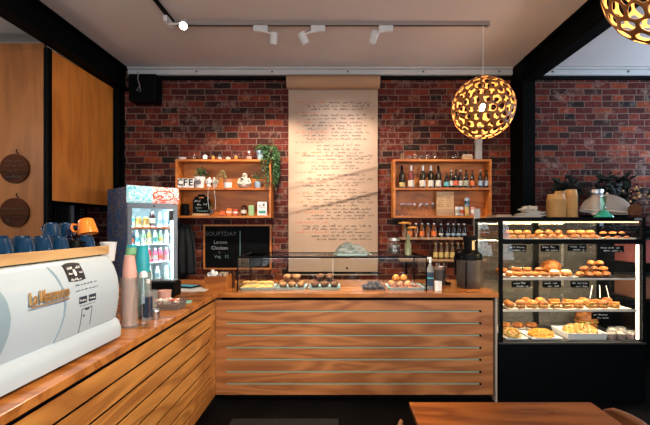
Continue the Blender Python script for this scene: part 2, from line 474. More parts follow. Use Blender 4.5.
for n, (x0, x1), lab in ((1, (-3.0, -2.85), 'left'), (2, (2.42, 2.58), 'right')):
    t = thing('trim_%d' % n, 'black steel beam and post framing the %s side of the room' % lab, 'beam', kind='structure')
    obj('beam', ibeam(x0, x1, -2.8, 5.17 if n == 2 else 5.54, 3.48, 3.78), M['steel'], t)
    pf = 5.18 if n == 2 else 5.41
    if n == 1: x1 = -2.93
    p = MB(); c = (x0 + x1) / 2
    zt = 3.775 if n == 2 else 3.478
    p.box(x0, x1, pf, pf + .02, 0, zt); p.box(x0, x1, 5.53, 5.55, 0, zt); p.box(x0, x0 + .02, pf + .02, 5.53, 0, zt)
    obj('post', p, M['steel'], t)
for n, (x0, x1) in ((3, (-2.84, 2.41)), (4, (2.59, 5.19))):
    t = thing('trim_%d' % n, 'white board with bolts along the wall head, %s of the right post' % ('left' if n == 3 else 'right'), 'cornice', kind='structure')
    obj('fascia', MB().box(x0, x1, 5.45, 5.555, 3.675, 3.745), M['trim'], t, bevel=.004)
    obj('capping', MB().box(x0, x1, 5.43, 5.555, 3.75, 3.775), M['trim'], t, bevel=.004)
    obj('angle', MB().box(x0, x1, 5.49, 5.555, 3.635, 3.67), M['black'], t)  # black strip put in for the shadow gap under the white board
    q = -1.9 if n == 3 else 2.95
    while q < x1 - .05:
        obj('bolt', MB().cyl(.012, 0, .012, (q, 5.45, 3.712), 10, Matrix.Rotation(PI / 2, 3, 'X')), M['darkmetal'], t, smooth=True); q += 1.03

# partition at the left: two plywood doors over the kitchen pass
part = thing('tall_panel', 'tall plywood panel with two dark round boards at far left', 'panel', (-3.6, 4.19, 0))
obj('body', MB().box(-4.15, -3.055, 4.19, 4.23, 0, wz(43, 4.19)), M['plyZd'], part, world=part)
post = tag(obj('slim_post', MB().box(-3.052, -3.0, 4.17, 4.23, 0, 3.475), M['steel'], bevel=.004), 'slim black steel post between the two plywood panels', 'post')
tag(obj('ceiling_soffit', MB().box(-4.15, -3.06, 4.72, 4.80, 3.53, 3.775), M['cream']), 'cream strip of wall above the tall plywood panel', 'soffit')
for k, (px, py, r, txt) in enumerate(((14, 168.5, .152, ('SINGLE', 'ORIGIN', 'FILTER', 'MILK')), (14, 212.5, .152, ('SEASONAL', '', 'LUVS', '')))):
    d = 4.165
    t = thing('round_sign', 'dark round wooden board, %s of two on the tall panel' % ('upper', 'lower')[k], 'sign', (wx(px, d), d, wz(py, d)), group='round boards on the panel')
    obj('board', MB().cyl(r, 0, .02, (0, .02, 0), 40, Matrix.Rotation(PI / 2, 3, 'X')), M['disc'], t, smooth=True)
    rg = random.Random(k)
    for j in range(4 if k == 0 else 2):
        mb = MB()
        z = (.085, .035, -.02, -.08)[j] if k == 0 else (.045, -.07)[j]
        h = (.022, .024, .022, .034)[j] if k == 0 else (.026, .06)[j]
        L = (.09, .10, .07, .085)[j] if k == 0 else (.10, .085)[j]
        for qd in scribble(rg, -L, L, z - h / 2, h, .003): mb.add([(a, -.0012, b) for a, b in qd], [(0, 1, 2, 3)])
        obj('lettering', mb, M['ink'], t)
    obj('hook', MB().tube([(.03, .018, .155), (.03, -.01, .175), (.03, .0, .20)], .005), M['black'], t)
cup = thing('overhead_cupboard', 'overhead plywood cupboard door above the kitchen pass', 'cupboard', (-3.2, 4.8, 1.88))
obj('door', MB().box(-3.03, -3.005, 4.24, 5.39, 1.88, 3.47), M['plyZ'], cup, world=cup, bevel=.002)
obj('body', MB().box(-3.6, -3.035, 4.24, 5.52, 1.87, 3.475), M['black'], cup, world=cup)
# kitchen pass
tag(obj('pass_shelf', MB().box(-3.75, -3.03, 4.26, 5.5, 1.58, 1.615), M['silver']), 'steel shelf in the kitchen pass under the cupboard', 'shelf')
tag(obj('pass_cabinet', MB().box(-3.75, -3.04, 4.26, 5.5, 0, 1.10), M['black'], bevel=.004), 'black cabinet under the steel shelf in the kitchen pass', 'cabinet')
mw = thing('microwave', 'black microwave on the steel shelf in the kitchen pass', 'microwave', (-3.3, 4.75, 1.616))
obj('body', MB().box(-3.6, -3.10, 4.42, 4.98, 1.617, 1.86), M['black'], mw, world=mw, bevel=.006)
obj('door', MB().box(-3.10, -3.085, 4.43, 4.78, 1.645, 1.85), M['blackgloss'], mw, world=mw)
obj('handle', MB().box(-3.085, -3.065, 4.665, 4.685, 1.645, 1.85), M['silver'], mw, world=mw)
for a in range(2):
    for b in range(4): obj('key', MB().box(-3.086, -3.083, 4.82 + a * .05, 4.845 + a * .05, 1.68 + b * .04, 1.70 + b * .04), M['darkmetal'], mw, world=mw)
tag(obj('base_strip', MB().box(-3.10, -3.075, 4.42, 4.98, 1.62, 1.642), M['darkmetal'], mw, world=mw))

# ------------------------------------------------------------------ counters
WT = thing('worktop', 'L-shaped oiled timber worktop over both counters', 'worktop', (0, 3.63, .96))
poly = [(-2.0, .4), (-1.08, .4), (-1.08, 3.63), (1.477, 3.63), (1.477, 4.55), (-2.35, 4.55), (-2.35, 3.9), (-2.0, 3.9)]
obj('timber', MB().prism(poly, .96, 1.0), M['top'], WT, world=WT, bevel=.003)
SL = [.834, .723, .612, .501, .391, .28, .17]
fc = thing('front_counter', 'back counter clad in plywood with thin green slots', 'counter', (.2, 3.65, 0))


def slotted(u0, u1, s0, s1, g=.007):
    """board with horizontal slots cut through it: list of (u0,u1,z0,z1)"""
    R = [(u0, s0, .07, .93), (s1, u1, .07, .93)]
    zs = [.93] + SL + [.07]
    for a, b in zip(zs, zs[1:]):
        R.append((s0, s1, b + (g if b in SL else 0), a - (g if a in SL else 0)))
    return R


mb = MB()
for a, b, c, d in slotted(-1.0965, 1.433, -1.0, 1.314): mb.box(a, b, 3.65, 3.664, c, d)
obj('front_panel', mb, M['ply'], fc, world=fc)
M['slot'] = mat('green slot lining', (.26, .42, .33), .6)
for z in SL:
    s = obj('slot', MB().box(-1.0, 1.314, 3.6525, 3.668, z - .0065, z + .002), M['slot'], fc, world=fc)
    obj('slot_stop', MB().cyl(.010, 0, .010, (1.316, 3.652, z), 12, Matrix.Rotation(PI / 2, 3, 'X')), M['black'], s, smooth=True, world=fc)
obj('carcass', MB().box(-1.05, 1.445, 3.675, 4.5, .07, .955), M['black'], fc, world=fc)
obj('plinth', MB().box(-1.0, 1.44, 3.74, 4.45, 0, .069), M['kick'], fc, world=fc)
M['edge'] = mat('pale laminate edge', (.42, .33, .27), .5)
obj('end_panel', MB().box(1.455, 1.472, 3.65, 4.5, 0, .955), M['edge'], fc, world=fc)

lc = thing('side_counter', 'slatted plywood counter running towards the viewer on the left', 'counter', (-1.5, 2.0, 0))
mb = MB()
for a, b, c, d in slotted(.42, 3.6485, .46, 3.52, .008): mb.box(-1.106, -1.098, a, b, c, d)
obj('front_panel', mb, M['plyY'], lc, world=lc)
obj('carcass', MB().box(-1.98, -1.116, .42, 3.64, .07, .955), M['black'], lc, world=lc)
obj('plinth', MB().box(-1.94, -1.18, .46, 3.60, 0, .069), M['kick'], lc, world=lc)
tag(obj('floor_mat', MB().box(-.86, .02, 2.2, 3.32, .001, .012), M['mat']), 'dark grey mat on the floor before the counter', 'mat')

# ------------------------------------------------------------------ menu on brown paper
def crease(x, z):
    """folds running up to the right across the sheet"""
    y = .004 * math.sin(x * 7 + z * 3)
    for z0, x0, x1, a in ((2.145, -.66, .60, .026), (1.80, -.66, .60, .030)):
        t = (x - x0) / (x1 - x0); zc = z0 + .30 * t
        dz = z - zc
        y += a * (.35 + .65 * t) * math.exp(-(dz / .028) ** 2) * (1 if dz < 0 else .5) + .012 * math.exp(-((dz - .05) / .05) ** 2)
    return 5.515 - y


pm = thing('hanging_paper_menu', 'long brown paper menu handwritten in black and red, hanging on the wall', 'menu', (-.035, 5.5, 1.0))
mb = MB(); X0, X1, Z0, Z1 = -.655, .575, .93, 3.50; nx, nz = 30, 150
for j in range(nz + 1):
    for i in range(nx + 1):
        x = X0 + (X1 - X0) * i / nx; z = Z0 + (Z1 - Z0) * j / nz
        mb.v.append((x, crease(x, z), z))
for j in range(nz):
    for i in range(nx):
        a = j * (nx + 1) + i
        mb.f.append((a, a + 1, a + nx + 2, a + nx + 1)); mb.m.append(0)
obj('sheet', mb, M['kraft'], pm, smooth=True, world=pm)
obj('roll', MB().cyl(.092, -.632, .632, (-.037, 5.452, 3.568), 32, Matrix.Rotation(PI / 2, 3, 'Y')), mat('outer kraft roll', (.36, .20, .11), .7, noise_amt=.08, nscale=3), pm, smooth=True, world=pm)
for sx in (-1, 1):
    obj('roll_bracket', MB().box(-.037 + sx * .638, -.037 + sx * .654, 5.44, 5.555, 3.555, 3.585), M['black'], pm, world=pm)
obj('weight_bar', MB().box(-.68, .60, 5.46, 5.478, .955, .985), M['black'], pm, world=pm)
rg = random.Random(5); red, blk = MB(), MB()
z = 3.30
row = 0
indent = .06
while z > 1.38:
    h = rg.uniform(.029, .037)
    x = -.56 + (0 if row % 3 == 0 else rg.choice([.10, .16, .22, .30]))
    segs = []
    if row % 3 == 0:
        xr = x + rg.uniform(.22, .5)
        segs.append((red, x, xr)); x = xr + .04
        if rg.random() < .8: segs.append((blk, x, rg.uniform(.38, .53)))
    else:
        segs.append((blk, x, rg.uniform(.30, .54)))
    for src, a, b in segs:
        first = src is red
        if b - a < .08: continue
        m_ = MB(); nm = 'red_writing' if first else 'black_writing'
        for qd in scribble(rg, a, b, z, h, .0034, slope=rg.uniform(-.005, .012)):
            m_.add([(p, crease(p, q) - .003, q) for p, q in qd], [(0, 1, 2, 3)])
        obj(nm, m_, M['inkred'] if first else M['inkgrey'], pm, world=pm)
    z -= rg.uniform(.040, .052); row += 1


# ------------------------------------------------------------------ wall shelves
def box_shelf(x0, x1, label):
    t = thing('wall_shelf', label, 'shelf', ((x0 + x1) / 2, 5.45, 1.72), group='timber box shelves on the brick wall')
    y0, y1, th = 5.33, 5.555, .028
    obj('side_panel', MB().box(x0, x0 + th, y0, y1, 1.72, 2.50), M['shelf'], t, world=t)
    obj('side_panel', MB().box(x1 - th, x1, y0, y1, 1.72, 2.50), M['shelf'], t, world=t)
    for n, z in (('top_board', 2.472), ('shelf_board', 2.093), ('bottom_board', 1.72)):
        obj(n, MB().box(x0 + th, x1 - th, y0, y1, z, z + .028), M['shelf'], t, world=t)
    obj('back_panel', MB().box(x0 + th, x1 - th, y1 - .012, y1, 1.748, 2.472), M['shelf'], t, world=t)
    return t


box_shelf(-2.14, -.866, 'timber box shelf with plants and ornaments, left of the paper menu')
box_shelf(.765, 2.075, 'timber box shelf with wine and beer, right of the paper menu')
ST, SM, SB = 2.502, 2.123, 1.750     # standing heights on the two box shelves

# ------------------------------------------------------------------ small builders
def jar(name, label, cat, loc, r, h, body, parts=(), group=None, prof=None, seg=18):
    t = thing(name, label, cat, loc, group=group)
    p = prof or [(0, 0), (r * .9, 0), (r, h * .08), (r, h * .8), (r * .85, h), (r * .8, h), (r * .92, h * .78), (r * .92, h * .1), (0, h * .06)]
    obj('body', MB().lathe(p, seg=seg), body, t, smooth=True)
    for pn, pr, pm_ in parts: obj(pn, MB().lathe(pr, seg=seg), pm_, t, smooth=True)
    return t


def solo(name, mb, m, label, cat, loc, group=None, smooth=True, bevel=0, rotz=0):
    o = obj(name, mb, m, smooth=smooth, bevel=bevel); o.location = loc; o.rotation_euler = (0, 0, rotz)
    return tag(o, label, cat, group)


def bottle_profile(h, r, kind):
    if kind == 'wine': return [(0, 0), (r, .0), (r, h * .60), (r * .85, h * .67), (r * .36, h * .76), (r * .33, h * .97), (r * .38, h * .97), (r * .38, h), (0, h)]
    if kind == 'beer': return [(0, 0), (r, 0), (r, h * .55), (r * .8, h * .66), (r * .42, h * .82), (r * .38, h * .97), (0, h * .97)]
    if kind == 'soda': return [(0, 0), (r, 0), (r, h * .62), (r * .75, h * .76), (r * .5, h * .88), (r * .48, h * .96), (0, h * .96)]
    return [(0, 0), (r, 0), (r, h * .8), (r * .6, h * .9), (r * .55, h * .97), (0, h * .97)]


BOT = {}


def bottle(label, loc, h, r, kind, body, lab=None, cap=None, group=None, lz=(.18, .5)):
    key = (round(h, 3), round(r, 3), kind, body.name, lab and lab.name, cap and cap.name, lz)
    if key in BOT:
        return BOT[key].place(loc, 0, label, group)
    t = thing('wine_bottle' if kind == 'wine' else 'beer_bottle' if kind == 'beer' else 'drink_bottle', label, 'bottle', loc, group=group)
    pr = bottle_profile(h, r, kind)
    obj('body', MB().lathe(pr, seg=16), body, t, smooth=True)
    if lab: obj('label_band', MB().lathe([(r + .0008, h * lz[0]), (r + .0012, h * lz[0]), (r + .0012, h * lz[1]), (r + .0008, h * lz[1])], seg=16), lab, t, smooth=True)
    if cap:
        cr = pr[-3][0] * 1.12 if kind == 'wine' else pr[-2][0] * 1.15
        z0 = h * (.78 if kind == 'wine' else .93)
        obj('cap', MB().lathe([(0, h * 1.004), (cr, h * 1.004), (cr, z0)], seg=14), cap, t, smooth=True)
    BOT[key] = Proto(t); BOT[key].used = True
    return t


def leaves(rng, n, centre, spread, size, mb=None, droop=0.0):
    mb = mb or MB()
    for _ in range(n):
        v = Vector((rng.gauss(0, 1), rng.gauss(0, 1), rng.gauss(0, 1))).normalized()
        p = Vector(centre) + Vector((v.x * spread[0], v.y * spread[1], v.z * spread[2])) * rng.random() ** .4
        q = Vector((rng.uniform(-1, 1), rng.uniform(-1, 1), rng.uniform(-1, .8) - droop)).normalized()
        s = q.cross(Vector((rng.uniform(-1, 1), rng.uniform(-1, 1), 1))).normalized()
        L = size * rng.uniform(.6, 1.2); w = L * .26
        up = q.cross(s) * L * .08
        mb.add([p, p + q * L * .5 + s * w - up, p + q * L, p + q * L * .5 - s * w - up, p + q * L * .5 + up * .3], [(0, 1, 4), (1, 2, 4), (2, 3, 4), (3, 0, 4)])
    return mb

# ------------------------------------------------------------------ left shelf: top
DS = 5.42
LX = lambda px, d=DS: wx(px, d)
on_l = 'on top of the left wall shelf'
gj = 'small jars on top of the left shelf'
solo('shallow_bowl', MB().lathe([(0, 0), (.03, 0), (.055, .035), (.05, .035), (.028, .006), (0, .006)]), M['white'], 'shallow white bowl at the left end of the left shelf top', 'bowl', (LX(182.5), DS, ST))
jar('glass_jar', 'empty glass tumbler beside the shallow white bowl on the left shelf', 'jar', (LX(194), DS, ST), .03, .085, M['jarglass'])
jar('white_jar', 'small white round jar with lid on the left shelf top', 'jar', (LX(205), DS, ST), .03, .06, M['white'], (('lid', [(0, .075), (.012, .075), (.012, .062), (.031, .062), (.031, .057)], M['white']),))
M['candle'] = mat('amber candle glass', (.62, .26, .05), .3)
for i, px in enumerate((213, 236)):
    jar('candle', 'small amber tealight candle, %s of two on the left shelf top' % ('left', 'right')[i], 'candle', (LX(px), DS, ST), .02, .055, M['candle'], (('wick', [(0, .068), (.003, .068), (.003, .05)], M['paper']),), group='amber candles on the left shelf')
jar('glass_jar', 'clear glass jar right of the left amber candle', 'jar', (LX(220), DS, ST), .03, .09, M['jarglass'], (('filling', [(0, .008), (.026, .008), (.026, .04), (0, .04)], M['paper']),))
jar('glass_jar', 'low clear jar with pale filling left of the right amber candle', 'jar', (LX(228), DS, ST), .04, .06, M['jarglass'], (('filling', [(0, .006), (.035, .006), (.035, .035), (0, .035)], M['label']),))
jar('glass_jar', 'stoppered glass jar with pink filling beside the trailing plant', 'jar', (LX(249), DS, ST), .04, .10, M['jarglass'], (('filling', [(0, .008), (.035, .008), (.035, .05), (0, .05)], mat('pink salt', (.6, .38, .33), .8)), ('stopper', [(0, .125), (.014, .12), (.014, .1), (0, .1)], M['white'])))
t = thing('trailing_plant', 'trailing string plant in a tall white pot hanging over the shelf end', 'plant', (LX(260), DS, ST))
obj('pot', MB().lathe([(0, 0), (.035, 0), (.05, .13), (.045, .13), (.04, .11), (0, .11)]), M['labelB'], t, smooth=True)
rg = random.Random(3); fo = leaves(rg, 90, (.02, 0, .17), (.13, .08, .05), .05)
for k in range(33):
    a = rg.uniform(.1, .165); side = k % 3; x0 = rg.uniform(.175, .25) if side else rg.uniform(.03, .15); L = rg.uniform(.30, .66); y = rg.uniform(-.10, .06) if side else -.118
    for j in range(int(L / .018)):
        u = j * .018
        x = min(.05 + u * 1.6, x0) + .008 * math.sin(j + k)
        yy_ = y if side else max(y, -u * 1.6)
        zz = .15 + .03 * math.sin(min(1, u / .15) * PI) - max(0, u - .10)
        if x < .172 and yy_ > -.10 and zz < .03: continue
        leaves(rg, 1, (x, yy_, zz), (.006, .006, .006), .045, fo, droop=.6)
obj('foliage', fo, M['leaf'], t)

# middle
for i, (px, ch) in enumerate(((180.4, 'C'), (185.8, 'F'), (191.2, 'E'))):
    t = thing('letter_block', 'white block with black letter %s in the row on the left shelf' % ch, 'block', (LX(px, 5.36), 5.36, SM), group='letter blocks on the left shelf')
    obj('body', MB().box(-.034, .034, -.02, .02, 0, .122), M['white'], t, bevel=.004)
    obj('letter', text_mb(ch, .12, bold=.004).xf(Matrix.Translation((0, -.0215, .065)) @ Matrix.Rotation(PI / 2, 4, 'X')), M['ink'], t)
t = thing('potted_plant', 'green leafy plant with purple flowers in a white printed pot', 'plant', (LX(200), 5.41, SM))
obj('pot', MB().lathe([(0, 0), (.055, 0), (.075, .14), (.078, .15), (.07, .15), (.066, .12), (0, .12)]), M['white'], t, smooth=True)
pr = MB()
for k in range(7): pr.box(-.045 + k * .013, -.039 + k * .013, -.0745, -.068, .05, .09 + .012 * (k % 3))
obj('print', pr, M['inkgrey'], t)
fo = leaves(random.Random(8), 60, (.04, 0, .21), (.10, .06, .055), .06); obj('foliage', fo, M['leaf'], t)
obj('flowers', leaves(random.Random(9), 16, (.08, -.03, .21), (.07, .03, .03), .025), mat('purple petals', (.32, .06, .18), .6), t)
t = thing('animal_planter', 'white planter shaped like two round animal heads', 'planter', (LX(212.5), 5.40, SM))
mb = MB()
for sx in (-1, 1):
    mb.blob((sx * .045, 0, .085), (.045, .04, .045), 3 + sx, .08); mb.blob((sx * .04, 0, .03), (.032, .035, .032), 5 + sx, .05, flat=.03)
    mb.blob((sx * .03, -.005, .125), (.014, .012, .022), 7, .05)
obj('body', mb, M['white'], t, smooth=True)
obj('eyes', MB().blob((-.045, -.042, .09), .006).blob((.05, -.042, .09), .006).blob((.004, -.03, .055), (.012, .01, .016)), M['ink'], t)
fo = MB()
for k in range(6): fo.tube([(-.02 + k * .012, 0, .11), (-.03 + k * .02, -.02, .19), (-.06 + k * .03, -.05, .17 + .02 * (k % 3))], [.004, .003, .001], 5)
t2 = thing('spider_plant', 'pale drooping grass plant in a terracotta and white cup', 'plant', (LX(228.5), 5.39, SM))
obj('pot', MB().lathe([(0, 0), (.05, 0), (.058, .07), (.054, .07), (.05, .06), (0, .06)]), M['white'], t2, smooth=True)
obj('rim', MB().lathe([(.0585, .07), (.062, .115), (.056, .115), (.054, .07)]), M['terracotta'], t2, smooth=True)
gr = MB(); rg = random.Random(12)
for k in range(11):
    x = rg.uniform(-.14, -.02); h = rg.uniform(.03, .12)
    gr.tube([(-.01, 0, .10), (x * .5, -.03, .12 + h), (x, -.06, .10 + h * .6), (x * 1.15 - .01, -.085, rg.uniform(-.03, .07))], [.004, .0045, .0035, .001], 4, .5)
obj('leaves', gr, M['leafpale'], t2)
t = thing('seated_figurine', 'white seated figurine with dark markings on the left shelf', 'figurine', (LX(245), 5.40, SM))
mb = MB().blob((0, 0, .05), (.095, .06, .055), 2, .15, flat=.05).blob((-.005, .0, .105), (.06, .05, .05), 4, .12).blob((.005, -.01, .165), (.036, .034, .036), 6, .06)
mb.tube([(-.055, -.01, .12), (-.08, -.05, .06), (-.02, -.065, .045)], [.018, .018, .014], 8); mb.tube([(.055, -.01, .12), (.085, -.045, .06), (.03, -.065, .045)], [.018, .018, .014], 8)
obj('body', mb, M['label'], t, smooth=True)
obj('markings', MB().blob((-.022, -.052, .118), (.02, .008, .014), 1).blob((.012, -.043, .172), (.016, .006, .008), 2).blob((-.05, -.055, .02), (.02, .012, .008), 3), M['inkgrey'], t, smooth=True)
t = thing('potted_plant', 'small white pot with thin green stems at the right end of the shelf', 'plant', (LX(258), 5.40, SM))
obj('pot', MB().lathe([(0, 0), (.04, 0), (.05, .085), (.046, .085), (.042, .07), (0, .07)]), M['labelB'], t, smooth=True)
gr = MB(); rg = random.Random(14)
for k in range(9):
    x = rg.uniform(-.07, .02); gr.tube([(0, 0, .07), (x * .4, 0, .14), (x, -.03, rg.uniform(.13, .24))], [.003, .003, .001], 4)
leaves(rg, 20, (-.02, -.02, .16), (.07, .03, .06), .035, gr)
gr.v = [(x, y, max(z, .072) if abs(x) < .05 and abs(y) < .05 else z) for x, y, z in gr.v]
obj('stems', gr, M['leaf'], t)

# bottom
solo('black_canister', MB().lathe([(0, 0), (.05, 0), (.05, .155), (.044, .16), (0, .16)]), M['black'], 'plain black canister at the left end of the lower shelf', 'canister', (LX(185), 5.42, SB))
t = thing('small_blackboard', 'small handled blackboard with chalk writing on a pale wooden base', 'blackboard', (LX(202), 5.40, SB))
pl = [(-.115, .03), (.115, .03), (.115, .20), (.085, .255), (.05, .262), (.045, .285), (-.045, .285), (-.05, .262), (-.085, .255), (-.115, .20)]
obj('board', MB().prism(pl, -.008, .008, 'y'), M['board'], t, bevel=.002)
obj('base', MB().box(-.115, .125, -.03, .03, 0, .029), M['pine'], t, bevel=.002)
obj('handle_slot', MB().prism([(-.035, .236), (.035, .236), (.035, .252), (-.035, .252)], -.0095, -.0085, 'y'), M['shelf'], t)
rg = random.Random(21); c1, c2 = MB(), MB()
for m_, a, b, z, h in ((c1, -.09, -.03, .185, .032), (c1, -.06, .05, .140, .03), (c2, -.09, -.02, .098, .026), (c2, -.06, .09, .052, .032)):
    for qd in scribble(rg, a, b + .03, z, h, .0026): m_.add([(p, -.0092, q) for p, q in qd], [(0, 1, 2, 3)])
obj('chalk_writing', c1, M['chalk'], t); obj('green_chalk_writing', c2, M['chalkgreen'], t)
t = thing('hanging_pot', 'small grey cone pot hanging on two cords between shelves', 'pot', (LX(214), 5.345, SB + .012))
obj('pot', MB().lathe([(0, 0), (.02, .01), (.045, .075), (.042, .075), (.018, .014), (0, .012)]), M['silver'], t, smooth=True)
obj('cord', MB().tube([(-.043, 0, .07), (-.05, -.027, .20), (-.045, -.032, .36)], .003, 5).tube([(.043, 0, .07), (.05, -.027, .20), (.03, -.032, .36)], .003, 5), M['paper'], t)
fo = leaves(random.Random(4), 10, (0, 0, .10), (.03, .02, .03), .04); obj('foliage', fo, M['leaf'], t)
for i, (px, z, w, h, m1, m2, lab) in enumerate(((222, 0, .075, .06, 'labelR', 'orangecup', 'red and orange tea packet lying at the hanging pot'), (229.5, 0, .07, .10, 'orangecup', 'label', 'orange tea packet standing left of the brown jar'), (236.5, 0, .05, .09, 'labelR', 'white', 'red tin with white band beside the orange packet'))):
    t = thing('tea_packet', lab, 'packet', (LX(px + .0, 5.43) + (.02 if i == 0 else 0), 5.40 + .03 * (i == 1), SB), group='tea packets on the lower shelf')
    obj('body', MB().box(-w / 2, w / 2, -.03, .03, 0, h), M[m1], t, bevel=.006)
    obj('band', MB().box(-w / 2 - .001, w / 2 + .001, -.031, .031, h * .35, h * .6), M[m2], t)
M['brownjar'] = mat('brown jar glass', (.07, .028, .012), .12)
jar('brown_jar', 'brown glass jar with cream label on the lower left shelf', 'jar', (LX(244), 5.40, SB), .038, .12, M['brownjar'], (('label_band', [(.0392, .03), (.0395, .03), (.0395, .075), (.0392, .075)], M['label']), ('lid', [(0, .138), (.028, .138), (.028, .116)], M['black'])))
t = thing('green_carton', 'plain pale green carton on the lower left shelf', 'carton', (LX(251.8), 5.40, SB))
obj('body', MB().box(-.034, .034, -.03, .03, 0, .14), mat('pale green card', (.32, .52, .25), .5), t, bevel=.003)
t = thing('card_stand', 'white upright card with teal band at the right shelf end', 'card', (LX(262.5), 5.40, SB))
obj('card', MB().box(-.065, .065, -.012, .012, 0, .185), M['white'], t, bevel=.003)
obj('band', MB().box(-.045, .045, -.0135, -.0125, .03, .065), mat('teal print', (.03, .32, .27), .5), t)
obj('print', MB().box(-.04, -.01, -.0135, -.0125, .13, .14).box(-.04, .04, -.0135, -.0125, .11, .115).box(.01, .035, -.0135, -.0125, .13, .16), M['inkgrey'], t)

# chalkboard below
d = 5.53; x0, x1, z0, z1 = wx(203.5, d), wx(271.5, d), wz(269.5, d), wz(224.5, d)
t = thing('chalkboard', 'framed chalkboard with the soup of the day under the left shelf', 'chalkboard', ((x0 + x1) / 2, d, z0))
obj('slate', MB().box(x0 + .02, x1 - .02, 5.535, 5.55, z0 + .02, z1 - .02), M['board'], t, world=t)
fr = MB(); fr.box(x0, x1, 5.52, 5.555, z1 - .022, z1); fr.box(x0, x1, 5.52, 5.555, z0, z0 + .022); fr.box(x0, x0 + .022, 5.52, 5.555, z0 + .022, z1 - .022); fr.box(x1 - .022, x1, 5.52, 5.555, z0 + .022, z1 - .022)
obj('frame', fr, M['shelf'], t, world=t)
RX = Matrix.Rotation(PI / 2, 4, 'X')
for txt, px, py, h, m_ in (('SOUPTDAY', 221, 234.0, .085, 'chalkdim'), ('Lemon', 220.5, 242.3, .068, 'chalk'), ('Chicken', 219.5, 248, .070, 'chalk'), ('&', 219.5, 252.5, .045, 'chalkdim'), ('Veg   12', 221.5, 256.6, .06, 'chalkgreen')):
    if m_ == 'chalkdim' and m_ not in M: M[m_] = mat('faint chalk', (.12, .125, .13), .9)
    mb = text_mb(txt, h, bold=-.0005).xf(Matrix.Translation((wx(px, 5.534), 5.534, wz(py, 5.534))) @ RX)
    obj('chalk_writing', mb, M[m_], t, world=t)
obj('chalk_line', MB().box(wx(240, d) - .004, wx(240, d) + .004, 5.533, 5.5345, wz(266, d), wz(231, d)), M['chalkgreen'], t, world=t)

# ------------------------------------------------------------------ right shelf
glass_p = [(0, 0), (.032, 0), (.036, .09), (.033, .09), (.029, .006), (0, .006)]
gt = 'clear glasses on top of the right shelf'
for i, (px, h) in enumerate(((402, 1.2), (409, .8), (414.5, .9), (420, .8), (427, .8), (434.5, 1.1), (453.5, .8))):
    o = obj('tumbler', MB().lathe([(r, z * h) for r, z in glass_p], seg=16), M['jarglass'], smooth=True)
    o.location = (LX(px), DS, ST)
    tag(o, 'clear tumbler on the right wall shelf top, %s' % nth(i), 'glass', gt)
solo('glass_bowl', MB().lathe([(0, 0), (.04, 0), (.065, .05), (.05, .10), (.046, .10), (.06, .05), (.036, .006), (0, .006)]), M['jarglass'], 'rounded clear glass bowl among tumblers on the right shelf top', 'bowl', (LX(445), DS, ST))
t = thing('recipe_box', 'small pale wooden card box on the right shelf top', 'box', (LX(467), 5.42, ST))
obj('body', MB().box(-.065, .065, -.04, .04, 0, .055), M['pine'], t, bevel=.003)
cards = MB()
for k in range(12): cards.box(-.06 + k * .0102, -.053 + k * .0102, -.03, .03, .055, .070 + .004 * (k % 3))
obj('cards', cards, M['label'], t)
t = thing('wall_conduit', 'white vertical conduit on the brick wall behind the round pendant', 'pipe', (LX(481), 5.5, 2.505))
obj('casing', MB().box(LX(478), LX(484.3), 5.50, 5.553, 2.505, 3.1), M['trim'], t, world=t, bevel=.004)
obj('joiner', MB().box(LX(477.6), LX(484.8), 5.497, 5.554, 2.76, 2.79), M['trim'], t, world=t, bevel=.002)
wn = 'wine bottles on the right shelf'; bn = 'beer bottles on the right shelf'
DB = 5.40
w = [(402, 'wine', 'labelY', None), (411, 'rose', 'label', 'capS'), (422.7, 'wine', 'label', 'capS'), (430.7, 'wine', 'label', 'capS'), (438.3, 'wine', 'label', None)]
desc = ['dark wine bottle with yellow label at the left end of the shelf', 'rose wine bottle with silver capsule and white label', 'dark wine bottle with silver capsule, beside the rose bottle', 'dark wine bottle with silver capsule, between two dark wine bottles', 'dark wine bottle with wide white label next to the beer bottles']
for (px, b, l, c), ds in zip(w, desc):
    bottle(ds, (LX(px, DB), DB, SM), .300, .041, 'wine', M[b], M[l], M[c] if c else M['black'], wn, (.06, .34) if px != 402 else (.05, .24))
br = [(446, 'labelT'), (451.3, 'label'), (455.6, 'labelR'), (460.5, 'label'), (465.7, 'labelG'), (472.3, 'labelO'), (479.8, 'labelB'), (486.3, 'labelB')]
ds = ['short beer bottle with teal label next to the wine', 'beer bottle with pale label left of the red one', 'beer bottle with round red label', 'beer bottle with pale label right of the red one', 'beer bottle with sage green label', 'beer bottle with orange label', 'beer bottle with blue label, second from the right shelf end', 'beer bottle with blue label at the right shelf end']
for i, ((px, l), a) in enumerate(zip(br, ds)):
    bottle(a, (LX(px, DB), DB - .02 * (i % 2 == 0), SM), .240 if i else .195, .031, 'beer', M['wine'], M[l], M['capS'] if i in (1, 3, 6) else M['black'], bn, (.12, .40))
